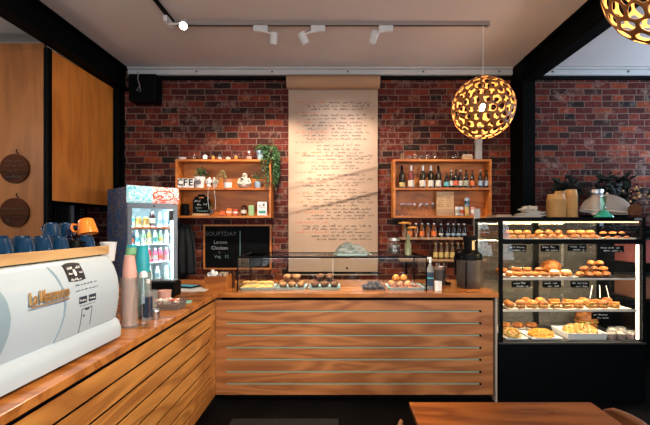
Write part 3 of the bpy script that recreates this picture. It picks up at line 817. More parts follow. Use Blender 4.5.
# lower: stemmed glasses, board, cans
wg = MB().lathe([(0, .002), (.03, 0), (.03, .003), (.004, .008), (.004, .075), (.012, .085), (.034, .12), (.033, .165), (.031, .165), (.032, .12), (.010, .088), (0, .085)], seg=16)
me = mesh('wine_glass', wg, M['jarglass'], True)
for r_ in range(2):
    for i in range(6):
        o = obj('wine_glass', me); o.location = (LX(401.5 + i * 6.1 + r_ * 2.2, 5.4), 5.375 + .085 * r_, SB)
        tag(o, 'stemmed wine glass on the lower right shelf, %s in the %s row' % (nth(i), ('front', 'rear')[r_]), 'glass', 'wine glasses on the lower right shelf')
t = thing('wooden_menu_board', 'honey coloured wooden board with printed panels leaning on the right shelf', 'board', (LX(445, 5.42), 5.42, SB))
obj('board', MB().box(-.118, .118, -.012, .012, 0, .325), M['pine'], t, bevel=.003)
mb = MB(); rg = random.Random(2)
for a, b in ((-.095, -.02), (.015, .095)):
    for k in range(6):
        for qd in scribble(rg, a, b, .26 - k * .028, .016, .0018): mb.add([(p, -.0128, q) for p, q in qd], [(0, 1, 2, 3)])
obj('print', mb, mat('brown print', (.22, .11, .04), .7), t)
obj('ledge', MB().box(-.118, .118, -.022, -.0125, 0, .09), M['paleshelf'], t)


def can(label, loc, body, band):
    t = thing('drink_can', label, 'can', loc, group='drink cans on the lower right shelf')
    obj('body', MB().lathe([(0, .002), (.024, 0), (.031, .008), (.031, .105), (.026, .118), (.024, .114), (0, .114)], seg=18), body, t, smooth=True)
    obj('label_band', MB().lathe([(.0312, .03), (.0316, .03), (.0316, .08), (.0312, .08)], seg=18), band, t, smooth=True)
    return t


for px, z, b, l, a in ((457.3, 0, 'white', 'labelG', 'white drink can with green band, leftmost on the shelf'), (462, 0, 'white', 'labelR', 'white drink can with red band beside the green one'), (467, 0, 'labelY', 'gold', 'gold drink can carrying a blue can on top'), (467, .1195, 'labelB', 'navy', 'blue and white drink can standing on the gold can'), (473, 0, 'pink', 'white', 'pink drink can at the right end of the cans')):
    can(a, (LX(px, 5.38), 5.38 + (.03 if px == 462 else 0), SB + z), M[b], M[l])

# racks below the right shelf
t = thing('bottle_rack', 'pale timber bottle rack of three boards under the right shelf', 'rack', (1.4, 5.42, 0))
x0, x1 = .86, 2.0
RZ = [wz(258.9, 5.3) - .30 + .0, wz(259.5, 5.3), wz(237.6, 5.3)]
for z in RZ: obj('shelf_board', MB().box(x0, x1, 5.30, 5.55, z - .026, z), M['paleshelf'], t, world=t)
for x in (x0 + .0, x1 - .02): obj('upright', MB().box(x + (.10 if x < 1 else 0), x + .02 + (.10 if x < 1 else 0), 5.535, 5.555, 0, 1.7), M['black'], t, world=t)
for i in range(6):
    px = 404 + i * 6.0
    bottle('amber soft drink bottle on the upper rack, %s' % nth(i), (wx(px, 5.40), 5.40, RZ[2] + .0005), .19, .034, 'soda', M['amber'], M['labelO'] if i % 2 else None, M['capS'], 'amber bottles on the upper rack', (.1, .45))
for i in range(5):
    px = 441 + i * 5.4 + (1.5 if i else 0)
    bottle('black soft drink bottle on the upper rack, %s' % nth(i), (wx(px, 5.40), 5.40, RZ[2] + .0005), .185, .030, 'soda', M['wine'], M['labelB'] if i else M['label'], M['capS'], 'black bottles on the upper rack', (.15, .3))
M['brownb'] = mat('brown bottle', (.13, .055, .018), .12, spec=.7)
for i in range(6):
    px = 435.5 + i * 5.6
    bottle('brown bottle with gold cap on the middle rack, %s' % nth(i), (wx(px, 5.40), 5.40, RZ[1] + .0005), .215, .031, 'soda', M['brownb'], M['labelY'], M['gold'], 'brown bottles on the middle rack', (.1, .42))
solo('white_upright_strip', MB().box(-.035, .035, -.01, .01, 0, .46), M['trim'], 'white upright strip with dark clip left of the display cabinet', 'strip', (wx(477, 4.75), 4.75, wz(247.5, 4.75) + .0), smooth=False, bevel=.002)
bench = thing('back_bench', 'low black bench under the bottle rack', 'bench', (1.6, 5.0, 0))
obj('carcass', MB().box(1.05, 2.30, 4.70, 5.25, 0, .86), M['black'], bench, world=bench)
obj('bench_top', MB().box(1.03, 2.32, 4.66, 5.27, .861, .89), M['darkmetal'], bench, world=bench)
obj('stem', MB().box(wx(477, 4.75) - .012, wx(477, 4.75) + .012, 4.738, 4.762, .89, wz(247.5, 4.75)), M['black'], bench, world=bench)

# apron on the wall
t = thing('hanging_apron', 'dark navy apron hanging on the brick wall beside the drinks fridge', 'apron', (wx(185, 5.45), 5.46, .95))
mb = MB(); seg = 14
for j in range(13):
    z = j / 12; wd = .17 * (1 - .55 * z ** 3)
    for i in range(seg + 1):
        u = i / seg - .5
        mb.v.append((u * 2 * wd - .02 * (1 - z), .022 * math.sin(u * 19 + z * 2) * (1 - .5 * z) - .02, z * .68))
for j in range(12):
    for i in range(seg):
        a = j * (seg + 1) + i; mb.f.append((a, a + 1, a + seg + 2, a + seg + 1)); mb.m.append(0)
ap = obj('cloth', mb, M['fabricblack'], t, smooth=True, solid=.012)
obj('strap', MB().tube([(-.07, -.02, .67), (-.03, .04, .80), (.0, .06, .84), (.03, .04, .80), (.07, -.02, .67)], .008, 6, .4), M['fabricblack'], t, smooth=True)
obj('hook', MB().tube([(0, .09, .86), (0, .045, .85), (0, .04, .835), (0, .05, .825)], .006, 6), M['black'], t, smooth=True)

# speaker under the cornice
t = thing('wall_speaker', 'black loudspeaker under the cornice with a hanging cable', 'speaker', (wx(147, 5.38), 5.38, 3.28))
xs = wx(145, 5.36)
obj('cabinet', MB().box(xs - .19, xs + .17, 5.30, 5.50, 3.27, 3.63), M['black'], t, world=t, bevel=.01)
obj('bracket', MB().box(xs - .03, xs + .03, 5.50, 5.557, 3.40, 3.50), M['steel'], t, world=t)
obj('grille', MB().box(xs - .17, xs + .15, 5.293, 5.2995, 3.29, 3.61), M['steel'], t, world=t, bevel=.004)
obj('cable', MB().tube([(xs - .05, 5.28, 3.66), (xs - .055, 5.275, 3.55), (xs - .03, 5.28, 3.46), (xs - .07, 5.28, 3.40), (xs - .02, 5.28, 3.385), (xs - .03, 5.28, 3.46)], .007, 6), M['silver'], t, world=t)

# ------------------------------------------------------------------ things on the back counter
WZ = 1.0005
t = thing('wooden_crate', 'honey wooden crate of cups left of the glass counter case', 'crate', (wx(217, 3.9), 3.95, WZ))
bw, bd, bh = .105, .10, .125
obj('front_board', MB().box(-bw, bw, -bd, -bd + .012, 0, bh), M['boxwood'], t, bevel=.002); obj('back_board', MB().box(-bw, bw, bd - .012, bd, 0, bh), M['boxwood'], t, bevel=.002)
for s in (-1, 1): obj('side_board', MB().box(s * bw, s * (bw - .012), -bd + .0125, bd - .0125, 0, bh), M['boxwood'], t, bevel=.002)
obj('base', MB().box(-bw + .0125, bw - .0125, -bd + .0125, bd - .0125, 0, .09), M['boxwood'], t)
cp = MB().lathe([(0, 0), (.02, 0), (.028, .055), (.0255, .055), (.018, .005), (0, .005)], seg=16)
cme = mesh('espresso_cup', cp, M['white'], True); cme2 = mesh('paper_cup', cp, M['kraft'], True)
for i, (x, y, z, a, b) in enumerate(((-.075, -.055, .118, 1.3, .4), (-.04, -.05, .118, 1.9, 1.2), (-.07, .03, .118, 1.4, 2), (-.028, .02, .135, 2.3, .2), (-.055, -.01, .166, 2.9, .6))):
    o = obj('espresso_cup', cme); o.location = (wx(217, 3.9) + x, 3.95 + y, WZ + z); o.rotation_euler = (a, 0, b); o.scale = (.8, .8, .8); o.location.z += .012
    tag(o, 'small white espresso cup piled in the wooden crate', 'cup', 'white cups piled in the wooden crate')
for i in range(4):
    o = obj('paper_cup', cme2); o.location = (wx(217, 3.9) + .03 + .04 * (i % 2), 3.95 - .045 + .075 * (i // 2), WZ + .091 + .0)
    tag(o, 'small brown paper cup standing in the wooden crate, %s' % ('front left', 'front right', 'back left', 'back right')[i], 'cup', 'brown cups in the wooden crate')
    o.scale = (.75, .75, 1.1)
solo('wood_peg_post', MB().lathe([(0, 0), (.014, 0), (.014, .13), (.018, .15), (.010, .17), (0, .172)]), M['disc'], 'dark turned wooden post between crate and glass case', 'post', (wx(233.5, 3.95), 3.95, WZ))

# glass counter case
cx0, cx1, cy0, cy1, cz = -.932, .855, 3.755, 4.36, 1.324
gc = thing('glass_counter_case', 'long low glass pastry case standing on the back counter', 'display case', (-.04, 3.76, WZ))
fr = MB(); e = .011
for y in (cy0, cy1): fr.box(cx0, cx1, y, y + e, cz - (.015 if y == cy0 else e), cz)
for x in (cx0, cx1 - e):
    fr.box(x, x + e, cy0 + e, cy1, cz - e, cz)
    for y in (cy0, cy1): fr.box(x, x + e, y, y + e, 1.001, cz - e)
obj('frame', fr, M['black'], gc, world=gc)
obj('front_glass', MB().box(cx0 + .01, cx1 - .01, cy0 + .001, cy0 + .006, 1.002, cz - .0152), M['caseglass'], gc, world=gc)
obj('top_glass', MB().box(cx0 + .012, cx1 - .012, cy0 + .012, cy1 - .001, cz - .008, cz - .003), M['caseglass'], gc, world=gc)
for x in (cx0 + .001, cx1 - .006): obj('side_glass', MB().box(x, x + .005, cy0 + .01, cy1 - .001, 1.002, cz - .009), M['caseglass'], gc, world=gc)
mx = .03
obj('sliding_door', MB().box(cx0 + .01, mx, cy1 + .001, cy1 + .005, 1.003, cz - .012), M['caseglass'], gc, world=gc)
obj('sliding_door', MB().box(mx - .06, cx1 - .01, cy1 - .006, cy1 - .002, 1.003, cz - .012), M['caseglass'], gc, world=gc)
dk = MB(); dk.lathe([(0, 0), (.011, 0), (.011, .006), (0, .006)], (wx(347, cy1), cy1 - .008, wz(268, cy1)), 14, Matrix.Rotation(PI / 2, 3, 'X')); dk.lathe([(0, 0), (.011, 0), (.011, .006), (0, .006)], (wx(287.5, cy1), cy1 - .008, wz(268, cy1)), 14, Matrix.Rotation(PI / 2, 3, 'X'))
obj('finger_knob', dk, M['black'], gc, smooth=True, world=gc)
obj('door_edge', MB().box(mx - .066, mx - .06, cy1 - .0065, cy1 - .001, 1.003, cz - .009), M['trim'], gc, world=gc)


def tray_thing(name, label, cat, x0, x1, y0, y1, z, h, m, group=None):
    t = thing(name, label, cat, ((x0 + x1) / 2, (y0 + y1) / 2, z), group=group)
    hx, hy = (x1 - x0) / 2, (y1 - y0) / 2; q = min(.012, h)
    mb = MB()
    def ring(a, b, zz): return [(-a, -b, zz), (a, -b, zz), (a, b, zz), (-a, b, zz)]
    vs = ring(hx - q, hy - q, 0) + ring(hx, hy, h) + ring(hx - .004, hy - .004, h) + ring(hx - q - .003, hy - q - .003, .004)
    fs = [(3, 2, 1, 0), (12, 13, 14, 15)] + [(k * 4 + i, k * 4 + (i + 1) % 4, k * 4 + 4 + (i + 1) % 4, k * 4 + 4 + i) for k in range(3) for i in range(4)]
    mb.add(vs, fs); obj('dish', mb, m, t, bevel=.002)
    return t


obj('light_strip', MB().box(cx0 + .012, cx1 - .012, cy0 + .0115, cy0 + .020, cz - .0112, cz - .0085), mat('case LED strip', (1, .9, .75), .5, emit=1.2, ecol=(1, .82, .60, 1)), gc, world=gc)
# food kinds: (name, mesh builders)
FM = {}
FM['crust'] = ramp_mat('golden crust', [(.3, (.10, .020, .003)), (.5, (.33, .095, .013)), (.76, (.56, .25, .05))], nscale=55, rough=.5, bump=.5, vary=.45)
FM['pale'] = ramp_mat('pale biscuit', [(.3, (.42, .19, .045)), (.55, (.66, .38, .11)), (.75, (.78, .58, .27))], nscale=60, rough=.6, bump=.5, vary=.45)
FM['choc'] = ramp_mat('chocolate cake', [(.3, (.035, .013, .007)), (.55, (.11, .045, .02)), (.78, (.30, .17, .10))], nscale=40, rough=.6, bump=.4)
FM['choc2'] = ramp_mat('bran muffin', [(.3, (.11, .045, .02)), (.5, (.27, .12, .045)), (.75, (.45, .26, .13))], nscale=38, rough=.65, bump=.4)
FM['dark'] = ramp_mat('black treacle brownie', [(.35, (.007, .005, .006)), (.6, (.03, .018, .018)), (.85, (.10, .06, .06))], nscale=42, rough=.75, bump=.4)
FM['berry'] = ramp_mat('berry jam', [(.4, (.16, .02, .015)), (.6, (.40, .09, .04)), (.8, (.72, .50, .30))], nscale=45, rough=.35, bump=.2)
FM['bread'] = ramp_mat('soft bread', [(.3, (.16, .036, .005)), (.52, (.37, .125, .022)), (.78, (.56, .29, .085))], nscale=34, rough=.6, bump=.3, vary=.45)
FM['fill'] = ramp_mat('sandwich filling', [(.3, (.32, .025, .01)), (.45, (.46, .11, .025)), (.55, (.07, .15, .02)), (.72, (.58, .42, .20))], nscale=40, rough=.5, bump=.3)
FM['salad'] = ramp_mat('pasta salad', [(.3, (.38, .12, .018)), (.5, (.52, .25, .055)), (.62, (.10, .16, .02)), (.8, (.60, .40, .16))], nscale=60, rough=.45, bump=.5)
FM['chick'] = ramp_mat('yellow rice salad', [(.3, (.38, .12, .008)), (.55, (.58, .25, .015)), (.8, (.66, .38, .06))], nscale=60, rough=.5, bump=.5)
FM['icing'] = mat('white icing', (.66, .56, .44), .5, noise_amt=.1)


def food(name, label, cat, parts):
    t = thing(name, label, cat)
    for n, mb, m in parts: obj(n, mb, m, t, smooth=True)
    return Proto(t)


def puff(seed): return MB().blob((0, 0, .024), (.05, .036, .026), seed, .22, 2.2, 2, .024).blob((.012, -.004, .036), (.03, .024, .018), seed + 3, .2, 2.5, 2)


P_twist = food('pastry_twist', 'x', 'pastry', [('body', MB().tube([(-.06, 0, .02), (-.03, .01, .026), (0, -.006, .03), (.03, .008, .026), (.06, 0, .02)], [.012, .02, .019, .021, .012], 10), FM['pale']), ('glaze', MB().tube([(-.04, .0, .037), (0, -.004, .044), (.04, .0, .036)], [.004, .012, .004], 6, .5), FM['crust'])])
P_muf = food('muffin', 'x', 'muffin', [('case', MB().lathe([(0, 0), (.026, 0), (.034, .04), (0, .04)], seg=18), FM['choc']), ('top', MB().blob((0, 0, .05), (.042, .042, .027), 4, .18, 3), FM['choc2'])])
P_dmuf = food('chocolate_muffin', 'x', 'muffin', [('case', MB().lathe([(0, 0), (.026, 0), (.034, .04), (0, .04)], seg=18), FM['dark']), ('top', MB().blob((0, 0, .05), (.042, .042, .027), 9, .18, 3), FM['choc'])])
P_brow = food('dark_brownie', 'x', 'brownie', [('body', MB().blob((0, 0, .022), (.04, .032, .026), 5, .2, 2.6, 2, .022), FM['dark'])])
P_dan = food('fruit_danish', 'x', 'danish', [('base', MB().blob((0, 0, .014), (.052, .04, .018), 6, .15, 2, 2, .014), FM['crust']), ('filling', MB().blob((0, 0, .028), (.032, .024, .012), 7, .3, 4), FM['berry'])])
P_cro = food('cream_puff', 'x', 'pastry', [('body', MB().blob((0, 0, .034), (.046, .044, .04), 8, .16, 3, 2, .034), FM['crust']), ('sugar_top', MB().blob((0, -.004, .058), (.03, .028, .017), 3, .2, 3), FM['pale'])])


def rows(P, desc, cat, where, x0, x1, ys, n, z, seed, group, jit=.006, top=0, ztop=.045, scale=1.0):
    """countable food laid out in rows, front row first, then a few on top"""
    rg = random.Random(seed)
    names = ['front', 'middle', 'back'] if len(ys) == 3 else ['front', 'back']
    for r_, y in enumerate(ys):
        for i in range(n):
            x = x0 + (x1 - x0) * (i + .5) / n
            P.place((x + rg.uniform(-jit, jit), y + rg.uniform(-jit, jit), z), rg.uniform(-.5, .5) + (0 if r_ % 2 else .2), '%s %s, %s in the %s row' % (desc, where, nth(i), names[r_]) if len(ys) > 1 else '%s %s, %s' % (desc, where, nth(i)), group, scale * rg.uniform(.92, 1.06))
    for i in range(top):
        x = x0 + (x1 - x0) * ((i + .5) / top if top > 2 else (i + 1) / (top + 1))
        P.place((x + rg.uniform(-jit, jit), sum(ys) / len(ys), z + ztop), rg.uniform(-.6, .6), '%s %s, %s on top of the pile' % (desc, where, nth(i)), group, scale)


tx = lambda px: wx(px, 3.85)
tr = [(241.5, 274.5), (276, 306.5), (308.5, 340.5)]
TL = ['leftmost pale blue tray in the glass case, under golden pastries', 'pale blue tray in the glass case, under brown muffins', 'pale blue tray in the glass case, under dark chocolate muffins']
for (a, b), l in zip(tr, TL): tray_thing('serving_tray', l, 'tray', tx(a), tx(b), 3.785, 4.06, WZ, .026, M['tray'], 'pale blue trays in the glass case')
tray_thing('serving_tray', 'rightmost pale blue tray in the glass case, under danishes', 'tray', tx(387.5), tx(424), 3.785, 4.06, WZ, .026, M['tray'], 'pale blue trays in the glass case')
tray_thing('slate_tray', 'dark slate tray of brownies in the glass case', 'tray', tx(362), tx(385), 3.785, 4.0, WZ, .02, M['darktray'])
Z = WZ + .005
rows(P_twist, 'golden pastry twist', 'pastry', 'on the leftmost tray', tx(242), tx(272), (3.835, 3.905, 3.975), 4, Z + .001, 1, 'golden twists on the leftmost tray', .002, top=4, ztop=.036, scale=.68)
rows(P_muf, 'brown bran muffin', 'muffin', 'on the second tray', tx(278), tx(305), (3.845, 3.94), 3, Z, 2, 'bran muffins on the second tray', .003, 2, .066, .96)
rows(P_dmuf, 'dark chocolate muffin', 'muffin', 'on the third tray', tx(310.5), tx(339), (3.845, 3.945), 3, Z, 3, 'chocolate muffins on the third tray', .003, 2, .068, .98)
rows(P_brow, 'black brownie', 'brownie', 'on the dark slate tray', tx(363.5), tx(383.5), (3.835, 3.92), 3, Z, 4, 'brownies on the slate tray', .003, 2, .036, .78)
rows(P_dan, 'berry danish', 'danish', 'on the rightmost tray', tx(389.5), tx(423), (3.838,), 4, Z + .002, 5, 'berry danishes on the rightmost tray', .003, scale=.75)
rows(P_cro, 'golden cream puff', 'pastry', 'behind the berry danishes', tx(390), tx(413), (3.925, 4.0), 3, Z, 6, 'cream puffs on the rightmost tray', .002, 2, .060, .86)
P_dan.place((tx(417), 3.95, Z + .002), .3, 'berry danish beside the cream puffs at the tray end', 'berry danishes on the rightmost tray', .8)

# on top of the case
CT = cz - .0025
t = tray_thing('cloth_tray', 'pale blue tray under a folded tea towel on the glass case', 'tray', wx(336, 4.0), wx(367, 4.0), 3.88, 4.12, CT, .02, M['tray'])
mb = MB(); nx, ny = 26, 16
for j in range(ny + 1):
    for i in range(nx + 1):
        u, v = i / nx * 2 - 1, j / ny * 2 - 1
        h = .115 * (1 - abs(u) ** 2.2) * (1 - abs(v) ** 3) * (.72 - .28 * u) + .012 * noise.noise(Vector((u * 3, v * 2, 1))) + .034 * noise.noise(Vector((u * 5 + v * 6, v * 3, 4))) * (1 - u * u)
        mb.v.append((u * .19, v * .14, max(.0, h) + .021 if abs(u) < .8 else max(.004, h + .006)))
for j in range(ny):
    for i in range(nx):
        a = j * (nx + 1) + i; mb.f.append((a, a + 1, a + nx + 2, a + nx + 1)); mb.m.append(0)
o = solo('tea_towel', mb, M['towel'], 'crumpled sage and white tea towel over a tray on the glass case', 'towel', (wx(352.5, 4.0), 4.0, CT + .002))
jg = jar('preserving_jar', 'glass preserving jar of dark tea with silver lid on the glass case', 'jar', (wx(394, 4.02), 4.02, CT), .068, .14, M['jarglass'], (('contents', [(0, .01), (.06, .01), (.06, .075), (0, .08)], M['choc'] if 'choc' in M else FM['dark']), ('lid', [(0, .165), (.055, .165), (.058, .16), (.058, .142), (0, .142)], M['silver'])))
lb = MB(); rg = random.Random(6)
for qd in scribble(rg, -.035, .04, .085, .025, .0025): lb.add([(p, -.0695, q) for p, q in qd], [(0, 1, 2, 3)])
obj('lettering', lb, M['chalk'], jg)
t = thing('flower_vase', 'green glass bottle vase with two orange flower heads', 'vase', (wx(408, 4.0), 4.0, CT))
obj('bottle', MB().lathe([(0, 0), (.034, 0), (.036, .10), (.018, .15), (.016, .21), (.013, .21), (.014, .15), (.032, .10), (.03, .006), (0, .006)]), mat('pale green bottle', (.17, .18, .09), .2, alpha=1), t, smooth=True)
st = MB().tube([(0, 0, .1), (-.01, 0, .25), (-.035, 0, .31)], .003, 5).tube([(0, 0, .1), (.01, -.01, .22), (.035, -.015, .265)], .003, 5)
obj('stem', st, M['leaf'], t)
for c, r in (((-.035, -.02, .315), .068), ((.035, -.03, .27), .052)):
    mb = MB(); rg = random.Random(int(r * 1000))
    for k in range(30):
        a = k * 2.4; rr = r * (.35 + .65 * (k / 30))
        p = Vector((math.cos(a) * rr, math.sin(a) * rr * .9, .012 * (1 - k / 30)))
        mb.blob(Vector(c) + p * .75, (rr * .35 + .004, rr * .35 + .004, .008), k, .1, 2, 1)
    obj('flower_head', mb, mat('orange petals', (.78, .36, .06), .6), t, smooth=True)

# right end of the counter
t = thing('spray_bottle', 'clear sanitiser bottle with blue label beside the glass case', 'bottle', (wx(430.8, 3.8), 3.82, WZ))
obj('body', MB().lathe([(0, 0), (.03, 0), (.032, .01), (.032, .20), (.012, .245), (.012, .26), (0, .26)]), mat('milky plastic', (.17, .175, .175), .25), t, smooth=True)
obj('label_band', MB().lathe([(.0323, .04), (.0328, .04), (.0328, .17), (.0323, .17)]), mat('blue sanitiser label', (.010, .028, .06), .5), t, smooth=True)
obj('label_stripe', MB().lathe([(.0329, .11), (.0331, .11), (.0331, .12), (.0329, .12)]), M['labelT'], t, smooth=True)
obj('pump', MB().cyl(.011, .26, .295).box(-.03, .01, -.008, .008, .295, .312), M['white'], t)
t = thing('ceramic_mug', 'small white ceramic cup beside the sanitiser bottle', 'cup', (wx(438.5, 3.78), 3.80, WZ))
obj('body', MB().lathe([(0, 0), (.034, 0), (.037, .085), (.034, .085), (.031, .006), (0, .006)]), M['white'], t, smooth=True)
t = thing('steel_pitcher', 'ribbed steel utensil pot behind the white ceramic cup', 'pot', (wx(440, 4.05), 4.05, WZ))
obj('body', MB().lathe([(0, 0), (.045, 0), (.06, .17), (.056, .17), (.042, .006), (0, .006)]), M['darkmetal'], t, smooth=True)
obj('basket_rim', MB().lathe([(.056, .171), (.064, .20), (.06, .20), (.05, .171)]), M['silver'], t, smooth=True)
ut = MB(); rg = random.Random(3)
for k in range(7):
    a = rg.uniform(0, 6.28); ut.tube([(.02 * math.cos(a), .02 * math.sin(a), .05), (.045 * math.cos(a), .045 * math.sin(a), .235)], .004, 5)
obj('utensils', ut, M['silver'], t)
t = thing('drip_tray', 'flat black tray between the steel pot and the juicer', 'tray', (wx(447.5, 4.1), 4.24, WZ))
obj('body', MB().box(-.07, .04, -.12, .12, 0, .018), M['black'], t, bevel=.004); obj('rim', MB().box(-.07, .04, -.12, -.11, .018, .03).box(-.07, .04, .11, .12, .018, .03), M['black'], t)
t = thing('juicer', 'tall dark grey juicer with feed chute at the counter end', 'juicer', (wx(469, 3.98), 3.98, WZ))
M['juicer'] = mat('taupe grey juicer', (.042, .032, .027), .5, spec=.3)
obj('body', MB().lathe([(0, 0), (.105, 0), (.118, .012), (.128, .09), (.131, .26), (.128, .275), (0, .275)], seg=32), M['juicer'], t, smooth=True)
obj('lid', MB().lathe([(0, .276), (.129, .276), (.131, .30), (.122, .335), (.075, .365), (.055, .37), (0, .37)], seg=32), M['blackgloss'], t, smooth=True)
obj('chute', MB().lathe([(.05, .371), (.052, .47), (.0, .47)], seg=24), M['black'], t, smooth=True)
obj('chute_band', MB().box(.012, .036, -.058, -.046, .375, .465), M['gold'], t)
obj('pusher', MB().lathe([(0, .471), (.056, .471), (.058, .50), (.05, .515), (0, .515)], seg=24), M['black'], t, smooth=True)
obj('locking_arm', MB().tube([(-.135, 0, .12), (-.142, 0, .30), (-.12, -.02, .37), (-.06, -.06, .38)], [.008, .01, .011, .01], 8), M['black'], t, smooth=True)
obj('seam', MB().box(-.07, -.066, -.135, -.10, .02, .26), M['black'], t)

# ------------------------------------------------------------------ tall display cabinet
KX0, KX1, KY0, KY1, KT = 1.486, 2.815, 3.632, 4.30, 1.69
kc = thing('display_cabinet', 'tall black framed glass food cabinet lit from inside', 'display cabinet', (2.15, 3.96, 0))
obj('base', MB().box(KX0, KX1, KY0 + .004, KY1, .0, .535), M['blackgloss'], kc, world=kc, bevel=.004)
obj('base_rail', MB().box(KX0, KX1, KY0 - .004, KY0 + .03, .536, .552), M['darkmetal'], kc, world=kc, bevel=.002)
obj('top_panel', MB().box(KX0, KX1, KY0, KY1, 1.655, KT), M['black'], kc, world=kc, bevel=.004)
obj('badge', MB().cyl(.038, 0, .003, (2.74, KY0 - .0035, 1.672), 20, Matrix.Rotation(PI / 2, 3, 'X') @ Matrix.Diagonal((1, .32, 1))), M['silver'], kc, smooth=True, world=kc)
for x in (KX0, KX1 - .03):
    for y in (KY0, KY1 - .03): obj('post', MB().box(x, x + .03, y, y + .03, .553, 1.654), M['black'], kc, world=kc)
obj('middle_rail', MB().box(KX0 + .031, KX1 - .031, KY0, KY0 + .03, 1.447, 1.487), M['black'], kc, world=kc)
obj('front_glass', MB().box(KX0 + .031, KX1 - .031, KY0 + .002, KY0 + .007, 1.488, 1.654), M['caseglass'], kc, world=kc)
obj('front_glass', MB().box(KX0 + .031, KX1 - .031, KY0 + .002, KY0 + .007, .553, 1.446), M['caseglass'], kc, world=kc)
for x in (KX0 + .004, KX1 - .009): obj('side_glass', MB().box(x, x + .005, KY0 + .031, KY1 - .031, .553, 1.654), M['caseglass'], kc, world=kc)
M['backglass'] = glass('tinted rear door glass', (.80, .80, .74), 1, 0, .05)  # diffuse haze mixed in stands for reflections in the rear doors
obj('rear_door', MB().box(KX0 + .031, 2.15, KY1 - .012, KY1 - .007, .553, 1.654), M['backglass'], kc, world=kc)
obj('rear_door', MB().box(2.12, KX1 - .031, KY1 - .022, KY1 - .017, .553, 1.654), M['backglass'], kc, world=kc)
obj('door_stile', MB().box(2.11, 2.165, KY1 - .030, KY1 - .0225, .553, 1.654), M['black'], kc, world=kc)
SH = {'A': 1.488, 'B': 1.130, 'C': .840, 'D': .553}
M['led'] = mat('warm LED strip', (1, .85, .62), .5, emit=1.6, ecol=(1, .66, .38, 1))
M['ledw'] = mat('white LED strip', (1, .9, .78), .5, emit=2.2, ecol=(1, .84, .66, 1))
M['railwhite'] = mat('white price rail', (.62, .58, .52), .4)
for s in 'ABC':
    z = SH[s]
    obj('shelf_glass', MB().box(KX0 + .035, KX1 - .035, KY0 + .035, KY1 - .035, z - .008, z), M['caseglass'], kc, world=kc)
    if s != 'A': obj('price_rail', MB().box(KX0 + .035, KX1 - .06, KY0 + .028, KY0 + .034, z - .014, z + .004), M['railwhite'], kc, world=kc)
obj('cabinet_floor', MB().box(KX0 + .035, KX1 - .035, KY0 + .035, KY1 - .035, .5535, .556), M['darkmetal'], kc, world=kc)
SH['D'] = .5565
obj('light_strip', MB().box(KX0 + .04, KX1 - .04, KY0 + .034, KY0 + .05, 1.640, 1.652), M['led'], kc, world=kc)
obj('light_strip', MB().box(KX0 + .04, KX1 - .04, KY0 + .034, KY0 + .048, 1.452, 1.462), M['led'], kc, world=kc)
obj('light_strip', MB().box(KX1 - .060, KX1 - .036, KY0 + .034, KY0 + .044, .57, 1.44), M['ledw'], kc, world=kc)
obj('light_strip', MB().box(KX0 + .033, KX0 + .043, KY0 + .034, KY0 + .044, .57, 1.44), M['ledw'], kc, world=kc)

# food in the cabinet
def slab(seed):
    mb = MB().box(-.062, .062, -.05, .05, 0, .034); return mb


FM['tom'] = ramp_mat('tomato and cheese topping', [(.3, (.30, .022, .008)), (.48, (.46, .14, .02)), (.6, (.10, .11, .02)), (.76, (.62, .38, .14))], nscale=60, rough=.5, bump=.5)
FM['lettuce'] = mat('lettuce', (.16, .32, .06), .5, noise_amt=.3)
P_foc = food('focaccia_slice', 'x', 'focaccia', [('bread', MB().blob((0, 0, .02), (.068, .055, .028), 11, .08, 1.5, 2, .02), FM['crust']), ('topping', MB().blob((0, 0, .043), (.056, .044, .012), 12, .3, 5), FM['tom'])])
qp = [(0, 0), (.05, 0), (.064, .04), (.058, .046), (0, .044)]
P_qui = food('quiche', 'x', 'quiche', [('crust', MB().lathe(qp, seg=24), FM['crust']), ('filling', MB().blob((0, 0, .044), (.054, .054, .011), 3, .1, 5), FM['bread'])])
cm = MB(); pts, rs = [], []
for k in range(17):
    a = -1.15 + 2.3 * k / 16; pts.append((.058 * math.sin(a) * 1.15, .05 * (1 - math.cos(a)) * .9, .026)); rs.append((.010 + .022 * math.cos(a * 1.15) ** 1) * (1 + .10 * (k % 2)))
cm.tube(pts, rs, 10)
P_crs = food('croissant', 'x', 'croissant', [('body', cm, FM['crust'])])
P_bun = food('iced_bun', 'x', 'bun', [('body', MB().blob((0, 0, .024), (.06, .04, .03), 5, .08, 1.5, 2, .024), FM['crust']), ('icing', MB().blob((0, 0, .047), (.048, .031, .014), 4, .15, 2), FM['icing'])])
P_puf = food('sugared_pastry', 'x', 'pastry', [('body', MB().blob((0, 0, .026), (.055, .045, .032), 15, .28, 2.6, 2, .026), FM['crust'])])
P_loaf = food('seeded_loaf', 'x', 'loaf', [('body', MB().blob((0, 0, .045), (.085, .06, .06), 21, .22, 3.5, 3, .045), FM['crust'])])
hb = MB().lathe([(0, 0), (.046, 0), (.053, .012), (.05, .022), (0, .022)], seg=20)
ht = MB().lathe([(0, .040), (.052, .040), (.056, .05), (.048, .072), (.028, .086), (0, .09)], seg=20)
P_bur = food('filled_roll', 'x', 'roll', [('bun_base', hb, FM['bread']), ('filling', MB().blob((0, 0, .031), (.057, .057, .014), 6, .25, 4), FM['fill']), ('bun_top', ht, FM['bread'])])
tri = [(-.065, -.045), (.065, -.045), (0, .07)]
P_toa = food('toasted_sandwich', 'x', 'sandwich', [('bread', MB().prism(tri, 0, .02, 'z').prism(tri, .042, .062, 'z'), FM['bread']), ('filling', MB().blob((0, -.01, .031), (.058, .045, .016), 8, .25, 4), FM['fill'])])
